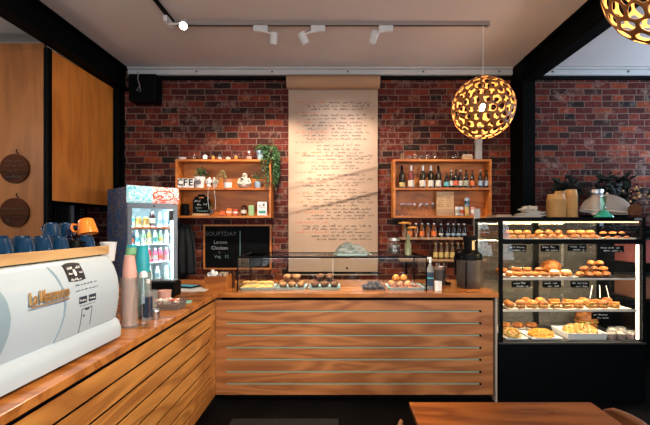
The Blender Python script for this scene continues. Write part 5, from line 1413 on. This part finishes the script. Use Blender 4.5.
for a, b, z_, h in ((-.08, .08, .045, .007), (-.08, .085, .02, .006), (-.055, .055, -.052, .005)):
    for qd in scribble(rg, a, b, z_, h, .0013): ln.add([(p, q, 0) for p, q in qd], [(0, 1, 2, 3)])
for a in (-.066, .004): ln.add(quad(a, a + .058, -.04, -.008, 0, 4).v, quad(a, a + .058, -.04, -.008, 0, 4).f)
# phone outline
for (a, b, c, d_) in ((-.045, -.040, -.175, -.065), (.030, .035, -.155, -.065), (-.045, .035, -.069, -.065), (-.02, .012, -.077, -.069), (-.03, -.018, -.105, -.095)):
    q = quad(a, b, c, d_, 0, 6); ln.add(q.v, q.f)
obj('poster_print', decal(ln, 1.885, 1.293, .0046, 0), M['inkblue'] if 'inkblue' in M else M.setdefault('inkblue', mat('dark blue ink', (.02, .035, .06), .5)), sh, world=em)
wb = MB()
for a in (-.066, .004):
    for qd in scribble(random.Random(5), a + .018, a + .056, -.030, .012, .0014): wb.add([(p, q, .0006) for p, q in qd], [(0, 1, 2, 3)])
    wb.add([(a + .008, -.03, .0006), (a + .016, -.024, .0006), (a + .008, -.018, .0006)], [(0, 1, 2)])
obj('button_print', decal(wb, 1.885, 1.293, .0046), M['white'], sh, world=em)
# lip under the front, feet, rail
for y in (1.25, 2.08):
    for x in (-1.25, -1.70): obj('foot', MB().cyl(.022, 1.001, 1.02, (x, y, 0), 14), M['black'], em, smooth=True, world=em)
M['rail'] = wood('light oak rail', (.62, .38, .17), (.46, .25, .10), 'y', rough=.4)
obj('cup_rail', MB().box(-1.265, -1.25, MY0 - .02, 2.205, 1.458, 1.503), M['rail'], em, world=em, bevel=.003)
obj('cup_tray', MB().box(-1.80, -1.266, MY0 - .02, 2.20, 1.478, 1.490), M['silver'], em, world=em, bevel=.003)
obj('tray_support', MB().box(-1.78, -1.29, MY0 + .02, 2.15, 1.453, 1.4775), M['black'], em, world=em)
# cups on the machine
cupp = [(0, .062), (.026, .062), (.032, .058), (.040, .02), (.043, 0), (.040, 0), (.037, .02), (.029, .054), (0, .057)]
t = thing('coffee_cup', 'x', 'cup')
obj('bowl', MB().lathe(cupp, seg=28), M['navy'], t, smooth=True)
obj('foot_ring', MB().lathe([(.018, .0625), (.024, .0625), (.024, .068), (.018, .068)], seg=24), M['navy'], t, smooth=True)
obj('handle', MB().tube([(.036, 0, .045), (.056, 0, .050), (.064, 0, .036), (.058, 0, .02), (.041, 0, .014)], .0055, 8), M['navy'], t, smooth=True)
CUP = Proto(t); cz_ = 1.4905; gn = 'navy cups upside down on the espresso machine'
cups = [(-1.325, 1.33, 2.9), (-1.325, 1.45, 3.1), (-1.325, 1.572, 2.9), (-1.325, 1.69, 3.2), (-1.325, 1.80, 2.9), (-1.32, 1.905, 3.1), (-1.322, 2.115, 2.9)]
for i, (x, y, a) in enumerate(cups):
    CUP.place((x, y, cz_), a, 'navy cup in the front row on the machine, %s' % nth(i), gn, (1.2, 1.2, 1.2, 1.15, 1.1, 1.05, 1.05)[i])
k = 0
back = [(-1.53, 1.36), (-1.52, 1.50), (-1.53, 1.64), (-1.52, 1.78), (-1.50, 1.92), (-1.46, 2.05), (-1.455, 2.155)]
for i, (x, y) in enumerate(back):
    CUP.place((x, y, cz_), 3.4, 'navy cup in the second row on the machine, %s' % nth(i), gn)
for i, (x, y) in enumerate(((-1.46, 2.055), (-1.455, 2.155))):
    CUP.place((x, y, cz_ + .069), 2.9 - i, 'navy cup stacked on the second row, %s' % ('left', 'right')[i] + ' of two', gn)
t = thing('coffee_cup', 'small black cup between navy cups at the right of the front row', 'cup', (-1.315, 2.015, cz_))
obj('bowl', MB().lathe([(r * .95, z * .8) for r, z in cupp], seg=28), M['blackgloss'], t, smooth=True)
obj('handle', MB().tube([(.034, 0, .036), (.05, 0, .038), (.054, 0, .025), (.039, 0, .012)], .005, 8), M['blackgloss'], t, smooth=True)
t = thing('coffee_cup', 'bright orange cup lying tilted on top of the navy cups', 'cup')
obj('bowl', MB().lathe([(r * 1.12, z * 1.3) for r, z in cupp], seg=28), M['orangecup'], t, smooth=True)
obj('handle', MB().tube([(.041, 0, .058), (.066, 0, .066), (.074, 0, .048), (.066, 0, .028), (.047, 0, .02)], .0065, 8), M['orangecup'], t, smooth=True)
t.location = (-1.31, 2.115, cz_ + .078); t.rotation_euler = (math.radians(10), math.radians(12), math.radians(195))

# ------------------------------------------------------------------ on the side counter
CZ = 1.0008
tumb = lambda r, h: MB().lathe([(0, 0), (r * .8, 0), (r, h), (r * .96, h), (r * .77, .004), (0, .004)], seg=24)


def cup_stack(label, x, y, r, z0, h, n, m, holder, group='stacks of takeaway cups'):
    t = thing('cup_stack', label, 'cups', (x, y, CZ), group=group)
    if holder: obj('holder', MB().lathe([(0, 0), (r * 1.15, 0), (r * 1.18, holder), (r * 1.13, holder), (r * 1.1, .005), (0, .005)], seg=24), M['plastic'], t, smooth=True)
    me = mesh('cup', MB().lathe([(0, .105), (r * .70, .105), (r * .97, .004), (r * 1.0, 0), (r * .93, 0), (r * .66, .10), (0, .10)], seg=24), m, True)
    st = (h - .105 - z0) / max(1, n - 1)
    for k in range(n):
        o = obj('cup', me, None, t); o.location = (0, 0, z0 + st * k)
    return t


cup_stack('tall stack of pink paper cups in a clear holder', wx(129.5, 2.42), 2.42, .041, .012, .43, 16, M['pink'], .30)
cup_stack('tall stack of teal paper cups in a clear holder beside the bottle', wx(142.5, 2.72), 2.72, .047, .012, .475, 17, M['teal'], .30)
cup_stack('stack of green paper cups behind the pink cups', wx(130, 2.80), 2.82, .045, .012, .455, 16, M['mint'], .22)
cup_stack('short wide stack of teal cups behind the green cups', wx(121, 2.8), 2.95, .05, .012, .47, 12, M['teal'], .2)
t = thing('paper_cup', 'single white takeaway cup at the end of the espresso machine', 'cup', (wx(108.5, 2.40), 2.40, CZ))
obj('cup', MB().lathe([(0, 0), (.032, 0), (.045, .11), (.0465, .113), (.043, .112), (.030, .004), (0, .004)], seg=24).shift((0, 0, .40)), M['white'], t, smooth=True)
obj('pedestal', MB().lathe([(0, 0), (.04, 0), (.04, .01), (.014, .02), (.014, .39), (.03, .398), (0, .398)], seg=20), M['chrome'], t, smooth=True)
t = thing('water_bottle', 'clear glass water bottle with white stopper near the counter edge', 'bottle', (wx(143.6, 2.40), 2.40, CZ))
obj('body', MB().lathe([(0, 0), (.036, 0), (.039, .01), (.039, .14), (.034, .20), (.020, .255), (.018, .30), (.014, .30), (.016, .25), (.030, .20), (.035, .14), (.035, .012), (0, .010)], seg=28), M['jarglass'], t, smooth=True)
obj('stopper', MB().lathe([(0, .302), (.022, .302), (.022, .325), (.010, .338), (0, .338)]), M['white'], t, smooth=True)
t = thing('labelled_bottle', 'slim bottle with dark blue label behind the water bottle', 'bottle', (wx(149, 2.62), 2.60, CZ))
obj('body', MB().lathe([(0, 0), (.03, 0), (.03, .16), (.012, .20), (.012, .235), (0, .235)]), M['plastic'], t, smooth=True)
obj('label_band', MB().lathe([(.0303, .02), (.0308, .02), (.0308, .15), (.0303, .15)]), M['navy'], t, smooth=True)
obj('cap', MB().lathe([(0, .265), (.014, .262), (.014, .236), (0, .236)]), M['white'], t, smooth=True)
solo('clear_tumbler', tumb(.034, .15), M['plastic'], 'clear plastic tumbler right of the labelled bottle', 'glass', (wx(153, 2.86), 2.86, CZ))
solo('steel_shaker', MB().lathe([(0, 0), (.025, 0), (.03, .05), (.024, .058), (.024, .066), (0, .07)]), M['silver'], 'small steel shaker on the counter before the wire basket', 'shaker', (wx(155.5, 2.62), 2.62, CZ))
solo('glass_tumbler', tumb(.036, .11), M['jarglass'], 'empty clear tumbler before the pink cup stack', 'glass', (wx(121, 2.38) - .005, 2.30, CZ))
# basket
t = thing('wire_basket', 'grey wire basket full of wrapped sweets on the side counter', 'basket', (wx(168, 2.95), 2.96, CZ))
bs = MB(); hx, hy, bh = .095, .07, .055
for k in range(5):
    z = .003 + k * (bh - .003) / 4; g = 1 + .1 * k / 4
    bs.tube([(-hx * g, -hy * g, z), (hx * g, -hy * g, z), (hx * g, hy * g, z), (-hx * g, hy * g, z), (-hx * g, -hy * g, z)], .0028, 5)
for k in range(15):
    x = -hx + 2 * hx * k / 14
    for s in (-1, 1): bs.tube([(x, s * hy, .003), (x * 1.1, s * hy * 1.1, bh)], .0022, 4)
for k in range(9):
    y = -hy + 2 * hy * k / 8
    for s in (-1, 1): bs.tube([(s * hx, y, .003), (s * hx * 1.1, y * 1.1, bh)], .0022, 4)
obj('wires', bs, M['silver'], t)
obj('lining', MB().box(-hx + .004, hx - .004, -hy + .004, hy - .004, .004, .03), M['darkmetal'], t)
rg = random.Random(44)
wm = [M['paper'], M['white'], M['pink'], M['labelR'], M['paper']]
swm = [mesh('wrapped_sweet', MB().blob((0, 0, 0), (.013, .009, .008), k, .2, 3).add([(-.012, 0, 0), (-.024, .007, .003), (-.024, -.007, -.003)], [(0, 1, 2)]).add([(.012, 0, 0), (.024, -.007, .003), (.024, .007, -.003)], [(0, 1, 2)]), wm[k]) for k in range(5)]
for k in range(44):
    o = obj('wrapped_sweet', swm[k % 5]); r_ = k // 22
    o.location = (wx(168, 2.95) + rg.uniform(-.075, .075), 2.96 + rg.uniform(-.05, .05), CZ + .042 + .017 * r_ + rg.uniform(0, .006)); o.rotation_euler = (rg.uniform(-.4, .4), rg.uniform(-.3, .3), rg.uniform(0, 6))
    tag(o, '%s wrapped sweet lying among the others in the wire basket' % ('white', 'white', 'pink', 'red', 'white')[k % 5], 'sweet', '%s wrapped sweets in the wire basket' % ('white', 'white', 'pink', 'red', 'white')[k % 5])
t = thing('small_pink_cup', 'small pink card cup standing behind the wire basket', 'cup', (wx(163.5, 3.1), 3.12, CZ))
obj('cup', MB().lathe([(0, 0), (.042, 0), (.05, .105), (.047, .105), (.04, .004), (0, .004)]), M['pink'], t, smooth=True); obj('rim', MB().lathe([(.0505, .100), (.053, .104), (.0505, .108), (.0475, .106)]), M['pink'], t, smooth=True)
t = thing('card_printer', 'black receipt printer behind the wire basket', 'printer', (wx(163, 3.45), 3.50, CZ))
obj('body', MB().box(-.11, .11, -.08, .08, 0, .125), M['black'], t, bevel=.012); obj('cover', MB().box(-.10, .10, -.07, .07, .1255, .140), M['darkmetal'], t, bevel=.006); obj('slot', MB().box(-.08, .08, -.0815, -.0805, .09, .096), M['steel'], t)
t = thing('tablet', 'black tablet with blue edge lying on white sheets', 'tablet', (wx(187, 3.9), 3.92, CZ + .012), -.35)
obj('body', MB().box(-.10, .10, -.07, .07, 0, .014), M['black'], t, bevel=.004); obj('screen', MB().box(-.088, .088, -.06, .06, .0142, .0150), M['cyanlab'], t)
t = thing('paper_sheets', 'white sheets of paper on the counter corner', 'paper', (wx(192, 3.8), 3.82, CZ - .0005))
obj('sheet', MB().box(-.13, .14, -.09, .12, 0, .003), M['paper'], t); obj('clipboard', MB().box(-.12, .06, -.07, .11, .0032, .010), M['white'], t, bevel=.002)
o = solo('teal_card', MB().box(-.06, .05, -.05, .06, 0, .003), mat('mint card', (.25, .58, .52), .5), 'mint green card on the counter beside the wire basket', 'card', (wx(185, 3.2), 3.2, CZ), smooth=False, rotz=.25)

# ------------------------------------------------------------------ table and chairs in front
t = thing('dining_table', 'reddish timber table in the foreground', 'table', (.8, 1.6, 0))
obj('tabletop', MB().box(.357, 1.246, 1.20, 1.955, .722, .75), M['table'], t, world=t, bevel=.004)
obj('apron', MB().box(.42, 1.19, 1.27, 1.885, .65, .7215), M['black'], t, world=t)
obj('pedestal', MB().lathe([(0, .035), (.035, .035), (.035, .6495), (0, .6495)], (.8, 1.58, 0)), M['black'], t, smooth=True, world=t)
for k in range(4):
    a = k * PI / 2 + PI / 4 * 0; obj('foot', MB().box(.02, .27, -.025, .025, 0, .034).xf(Matrix.Translation((.8, 1.58, 0)) @ Matrix.Rotation(a, 4, 'Z')), M['black'], t, world=t)


def chair(label, x, y, rz):
    """bent ply chair facing local +X, back at -X"""
    t = thing('dining_chair', label, 'chair', (x, y, 0), rz, 'bent ply chairs at the table')
    st = MB(); st.prism([(-.19, -.18), (.17, -.20), (.20, -.16), (.20, .16), (.17, .20), (-.19, .18)], .435, .45, 'z'); obj('seat', st, M['beech'], t, bevel=.004)
    bk = MB(); n = 18
    for j in range(7):
        for i in range(n + 1):
            a = -1 + 2 * i / n; v = j / 6
            w_ = .20 * (1 if v < .6 else math.sqrt(max(0, 1 - ((v - .6) / .42) ** 2)) * .5 + .5)
            bk.v.append((-.235 - .03 * v + .03 * a * a, a * w_, .57 + .17 * v - .012 * v * a * a))
    for j in range(6):
        for i in range(n):
            q = j * (n + 1) + i; bk.f.append((q, q + 1, q + n + 2, q + n + 1)); bk.m.append(0)
    b = obj('backrest', bk, M['beech'], t, smooth=True, solid=.014)
    b.modifiers[-1].offset = 0
    for s in (-1, 1):
        obj('back_post', MB().tube([(-.17, s * .15, .44), (-.20, s * .15, .52), (-.232, s * .13, .66)], .011, 8), M['black'], t, smooth=True)
        obj('leg', MB().tube([(-.16, s * .15, .434), (-.21, s * .17, 0)], [.014, .011], 8), M['black'], t, smooth=True)
        obj('leg', MB().tube([(.16, s * .15, .434), (.19, s * .17, 0)], [.014, .011], 8), M['black'], t, smooth=True)
    return t


chair('pale bent ply chair at the right side of the table', 1.10, 1.80, PI)
chair('pale bent ply chair at the left side of the table', .535, 1.69, 0)

# ------------------------------------------------------------------ track lights
tk = thing('track_rail', 'grey ceiling track running across the room above the counter', 'track', (-.05, 4.25, 3.75), group='ceiling light tracks')
M['track'] = mat('warm grey track', (.26, .22, .205), .5)
obj('rail', MB().box(-1.70, 1.60, 4.23, 4.27, 3.738, 3.779), M['track'], tk, world=tk); obj('end_cap', MB().box(1.601, 1.625, 4.225, 4.275, 3.73, 3.779), M['track'], tk, world=tk)
obj('groove', MB().box(-1.69, 1.59, 4.243, 4.257, 3.7365, 3.7378), M['black'], tk, world=tk)
tk2 = thing('track_rail', 'dark ceiling track running towards the viewer at the left', 'track', (-1.72, 2.5, 3.75), group='ceiling light tracks')
obj('rail', MB().box(-1.735, -1.705, .6, 4.22, 3.748, 3.779), M['black'], tk2, world=tk2); obj('end_cap', MB().box(-1.74, -1.70, .575, .599, 3.745, 3.779), M['black'], tk2, world=tk2)
M['lamp_white'] = mat('white lamp housing', (.60, .60, .60), .4)
M['lens'] = mat('lit lamp lens', (1, .95, .85), .3, emit=30, ecol=(1, .90, .74, 1)); M['lensdim'] = mat('lamp lens', (.8, .78, .72), .3, emit=2.5, ecol=(1, .90, .74, 1))


def spot(label, hx, hy, hz, aim, ax, ay, lit, energy, size=50, col=(1, .80, .58), blend=.6, along='x'):
    t = thing('track_spotlight', label, 'spotlight', (ax, ay, 3.7355), group='track spotlights')
    obj('adapter', MB().box(-.075, .075, -.02, .02, -.06, 0) if along == 'x' else MB().box(-.02, .02, -.075, .075, -.06, 0), M['lamp_white'], t, bevel=.004)
    h = Vector((hx - ax, hy - ay, hz - 3.7355))
    obj('arm', MB().tube([(0, 0, -.055), (h.x * .5, h.y * .5, -.075), (h.x, h.y, h.z + .02)], .010, 8), M['lamp_white'], t, smooth=True)
    d = (Vector(aim) - Vector((hx, hy, hz))).normalized()
    q = d.to_track_quat('-Z', 'Y').to_matrix().to_4x4()
    Tm = Matrix.Translation(h) @ q
    obj('housing', MB().lathe([(0, .055), (.036, .055), (.041, .048), (.041, -.06), (.037, -.06), (.035, -.048), (0, -.048)], seg=24).xf(Tm), M['lamp_white'], t, smooth=True)
    obj('lens', MB().cyl(.034, -.049, -.051, (0, 0, 0), 24).xf(Tm), M['lens' if lit else 'lensdim'], t, smooth=True)
    l = D.lights.new('spot', 'SPOT'); l.energy = energy; l.color = col; l.spot_size = math.radians(size); l.spot_blend = blend; l.shadow_soft_size = .04
    o = D.objects.new('spot_beam', l); COL.objects.link(o); o.location = Vector((hx, hy, hz)) + d * .075; o.rotation_euler = d.to_track_quat('-Z', 'Y').to_euler()
    return t


spot('lit white spotlight where the two ceiling tracks meet', -1.53, 4.02, 3.64, (-.9, 1.6, 1.3), -1.72, 4.10, True, 120, 70, along='y')
spot('white track spotlight aimed at the counter, left of the paper menu', -.655, 4.22, 3.60, (-1.05, 5.5, 1.55), -.80, 4.25, False, 250, 85)
spot('white track spotlight tilted to the menu, above the roll', -.345, 4.2, 3.59, (.80, 5.5, 1.45), -.19, 4.25, False, 200, 80)
spot('lit white spotlight on the track, right of the paper roll', .40, 4.2, 3.60, (-.03, 5.5, 2.75), .53, 4.25, True, 90, 50, (1, .95, .92), 1.0)


tk3 = thing('track_rail', 'added unseen ceiling track above the viewer for the added spotlights', 'track', (0, .9, 3.75), group='ceiling light tracks')  # track and spotlights added out of view to brighten counters and cupboard
obj('rail', MB().box(-1.5, 1.9, .885, .915, 3.748, 3.779), M['track'], tk3, world=tk3); obj('end_cap', MB().box(1.901, 1.92, .88, .92, 3.745, 3.779), M['track'], tk3, world=tk3)
spot('added unseen spotlight above the viewer brightening the side counter', 1.30, .9, 3.60, (-1.1, 2.5, .6), 1.42, .9, True, 540, 56, (1, .84, .64), .8)
spot('added unseen spotlight above the viewer brightening the front counter', .55, .9, 3.60, (.95, 3.65, .55), .67, .9, True, 260, 48, (1, .82, .60), .8)
spot('added unseen spotlight above the viewer brightening the left of the counter', -.5, .9, 3.60, (-.6, 3.65, .7), -.38, .9, True, 30, 55, (1, .82, .60), .8)

spot('added unseen spotlight above the viewer brightening the plywood cupboard', -1.05, .9, 3.60, (-3.0, 4.6, 2.5), -.93, .9, True, 170, 40, (1, .82, .60), .8)

# ------------------------------------------------------------------ lattice pendants
def geodesic_cells(n=3):
    bm = bmesh.new(); bmesh.ops.create_icosphere(bm, subdivisions=1, radius=1)
    tris = [[v.co.copy() for v in f.verts] for f in bm.faces]; bm.free()
    V, idx, T = [], {}, []
    def key(p):
        p = p.normalized(); k = tuple(round(c, 4) for c in p)
        if k not in idx: idx[k] = len(V); V.append(p)
        return idx[k]
    for a, b, c in tris:
        g = {}
        for i in range(n + 1):
            for j in range(n + 1 - i): g[i, j] = key(a + (b - a) * (i / n) + (c - a) * (j / n))
        for i in range(n):
            for j in range(n - i):
                T.append((g[i, j], g[i + 1, j], g[i, j + 1]))
                if i + j < n - 1: T.append((g[i + 1, j], g[i + 1, j + 1], g[i, j + 1]))
    C = [(V[a] + V[b] + V[c]).normalized() for a, b, c in T]
    rj = random.Random(n); C = [(c + Vector((rj.uniform(-1, 1), rj.uniform(-1, 1), rj.uniform(-1, 1))) * .045).normalized() for c in C]
    cells = []
    for v in range(len(V)):
        fs = [k for k, t_ in enumerate(T) if v in t_]
        u = V[v].orthogonal().normalized(); w_ = V[v].cross(u)
        fs.sort(key=lambda k: math.atan2(C[k].dot(w_), C[k].dot(u)))
        cells.append((V[v], fs))
    return C, cells


def lattice(R, seed):
    C, cells = geodesic_cells(4); rg = random.Random(seed); mb = MB(); idx = {}
    def pt(p):
        p = p.normalized(); k = tuple(round(c, 4) for c in p)
        if k not in idx: idx[k] = len(mb.v); mb.v.append(tuple(p * R))
        return idx[k]
    for ctr, fs in cells:
        m = len(fs); cs = [C[k] for k in fs]; q = rg.uniform(.56, .86)
        outer, inner = [], []
        for i in range(m):
            a, b = cs[i], cs[(i + 1) % m]; mid = (a + b) / 2
            outer += [a, mid]
            ic = ctr + (a - ctr) * q; im = ctr + (mid - ctr) * q * 1.0
            inner += [ic, im]
        io = [pt(p) for p in outer]; b0 = len(mb.v)
        mb.v += [tuple(p.normalized() * R) for p in inner]; n = len(io)
        for i in range(n): mb.f.append((io[i], io[(i + 1) % n], b0 + (i + 1) % n, b0 + i)); mb.m.append(0)
    return mb


def outward(me):
    if me.polygons[0].normal.dot(me.polygons[0].center) < 0: me.flip_normals()
    return me


M['veneerout'] = mat('bamboo veneer', (.26, .095, .022), .5, noise_amt=.25, nscale=14)
M['veneerin'] = mat('pale painted veneer inside', (.52, .29, .10), .5)
M['bulb'] = mat('lit bulb', (1, .85, .6), .3, emit=45, ecol=(1, .72, .38, 1))


def pendant(label, x, y, z, R, top, energy, seed):
    t = thing('lattice_pendant', label, 'pendant lamp', (x, y, z), seed * .7, 'round lattice pendants')
    o = obj('shade', outward(mesh('shade', lattice(R, seed), [M['veneerout'], M['veneerin']], True)), None, t)
    s = o.modifiers.new('solid', 'SOLIDIFY'); s.thickness = .006; s.material_offset = 1; s.material_offset_rim = 1; s.offset = -1
    sb_ = o.modifiers.new('smooth', 'SUBSURF'); sb_.levels = 1; sb_.render_levels = 1
    obj('cord', MB().tube([(0, 0, .09), (0, 0, top - z)], .004, 6), M['lamp_white'], t)
    obj('socket', MB().cyl(.022, .055, .10, (0, 0, 0), 16), M['lamp_white'], t, smooth=True)
    obj('bulb', MB().lathe([(0, -.055), (.02, -.05), (.033, -.025), (.033, .0), (.018, .035), (.016, .054), (0, .054)], seg=20), M['bulb'], t, smooth=True)
    l = D.lights.new('pendant_glow', 'POINT'); l.energy = energy; l.color = (1, .62, .30); l.shadow_soft_size = .12
    p = D.objects.new('pendant_glow', l); COL.objects.link(p); p.location = (x, y, z - .12)
    return t


pendant('round timber lattice pendant lamp hanging before the brick wall', wx(483, 4.25), 4.25, wz(108, 4.25), .325, 3.7355, 20, 1)
pendant('round timber lattice pendant lamp cut by the top right picture corner', 1.73, 2.0, 2.89, .345, 3.779, 26, 2)
pendant('round timber lattice pendant lamp out of the picture above the side counter', -.95, 1.6, 2.98, .325, 3.779, 24, 3)


# ------------------------------------------------------------------ lights
def area(name, loc, rot, sx, sy, energy, col):
    l = D.lights.new(name, 'AREA'); l.shape = 'RECTANGLE'; l.size = sx; l.size_y = sy; l.energy = energy; l.color = col
    o = D.objects.new(name, l); COL.objects.link(o); o.location = loc; o.rotation_euler = rot
    return o


R = math.radians
# daylight through the two shop windows behind the viewer
area('daylight', (-1.87, -2.72, 1.82), (R(112), 0, 0), 3.0, 2.2, 95, (.90, .94, 1))
area('daylight', (2.32, -2.72, 1.82), (R(112), 0, 0), 3.9, 2.2, 120, (.78, .88, 1))
t = thing('hanging_fill_lamp', 'added unseen globe lamp brightening the ceiling beyond the left beam', 'lamp', (-3.6, 2.9, 2.65))  # globe and its point light added out of view to brighten the left
obj('globe', MB().blob((0, 0, 0), .11, 1, 0, 1, 3), mat('lit opal globe', (.9, .85, .75), .4, emit=3, ecol=(1, .88, .72, 1)), t, smooth=True)
obj('cord', MB().tube([(0, 0, .11), (0, 0, 1.128)], .005, 6), M['black'], t)
l = D.lights.new('left_fill_glow', 'POINT'); l.energy = 22; l.color = (1, .88, .74); l.shadow_soft_size = .11
o = D.objects.new('left_fill_glow', l); COL.objects.link(o); o.location = (-3.6, 2.9, 2.50)
area('added_side_light', (5.16, 4.3, 2.5), (R(115), 0, R(90)), 1.6, 1.1, 70, (.60, .78, 1))  # added light at the added window, turns the right ceiling bluish
# cabinet strips
kcx = (KX0 + KX1) / 2
area('cabinet_strip', (kcx, KY0 + .10, 1.638), (R(25), 0, 0), 1.2, .03, 8, (1, .74, .42))
area('cabinet_strip', (kcx, KY0 + .07, 1.435), (R(28), 0, 0), 1.2, .03, 13, (1, .74, .42))
area('cabinet_strip', (kcx, KY0 + .07, SH['B'] - .02), (R(30), 0, 0), 1.2, .03, 12, (1, .76, .45))
area('cabinet_strip', (kcx, KY0 + .07, SH['C'] - .02), (R(30), 0, 0), 1.2, .03, 8, (1, .80, .55))
area('case_strip', ((cx0 + cx1) / 2, cy0 + .024, cz - .0125), (R(28), 0, 0), 1.7, .010, 10, (1, .84, .62))
# fridge tubes
for k, z in enumerate((1.72, 1.5, 1.28, 1.06, .8)):
    p = FMAT @ Vector((FW / 2, .085, z + .10)); o = area('fridge_tube', p, (R(55), 0, fa), .45, .03, 2.6, (.66, .92, 1))
w = D.worlds.new('world'); S.world = w; w.use_nodes = True
w.node_tree.nodes['Background'].inputs['Color'].default_value = (.55, .68, .85, 1); w.node_tree.nodes['Background'].inputs['Strength'].default_value = .6

# ------------------------------------------------------------------ camera
cam = D.cameras.new('camera'); co = D.objects.new('camera', cam); COL.objects.link(co)
co.location = (0, 0, CH); co.rotation_euler = (R(90), 0, 0)
cam.sensor_width = 36; cam.lens = 36 * F / 650; cam.shift_x = -11 / 650; cam.shift_y = 13.5 / 650; cam.clip_start = .05
S.camera = co
S.view_settings.view_transform = 'Standard'; S.view_settings.look = 'None'; S.view_settings.gamma = 1; S.view_settings.use_curve_mapping = False
S.view_settings.exposure = 0.25
S.cycles.max_bounces = 8; S.cycles.transparent_max_bounces = 24; S.cycles.diffuse_bounces = 3; S.cycles.glossy_bounces = 3
S.cycles.use_denoising = True; S.cycles.sample_clamp_indirect = 4.0; S.cycles.caustics_reflective = False; S.cycles.caustics_refractive = False
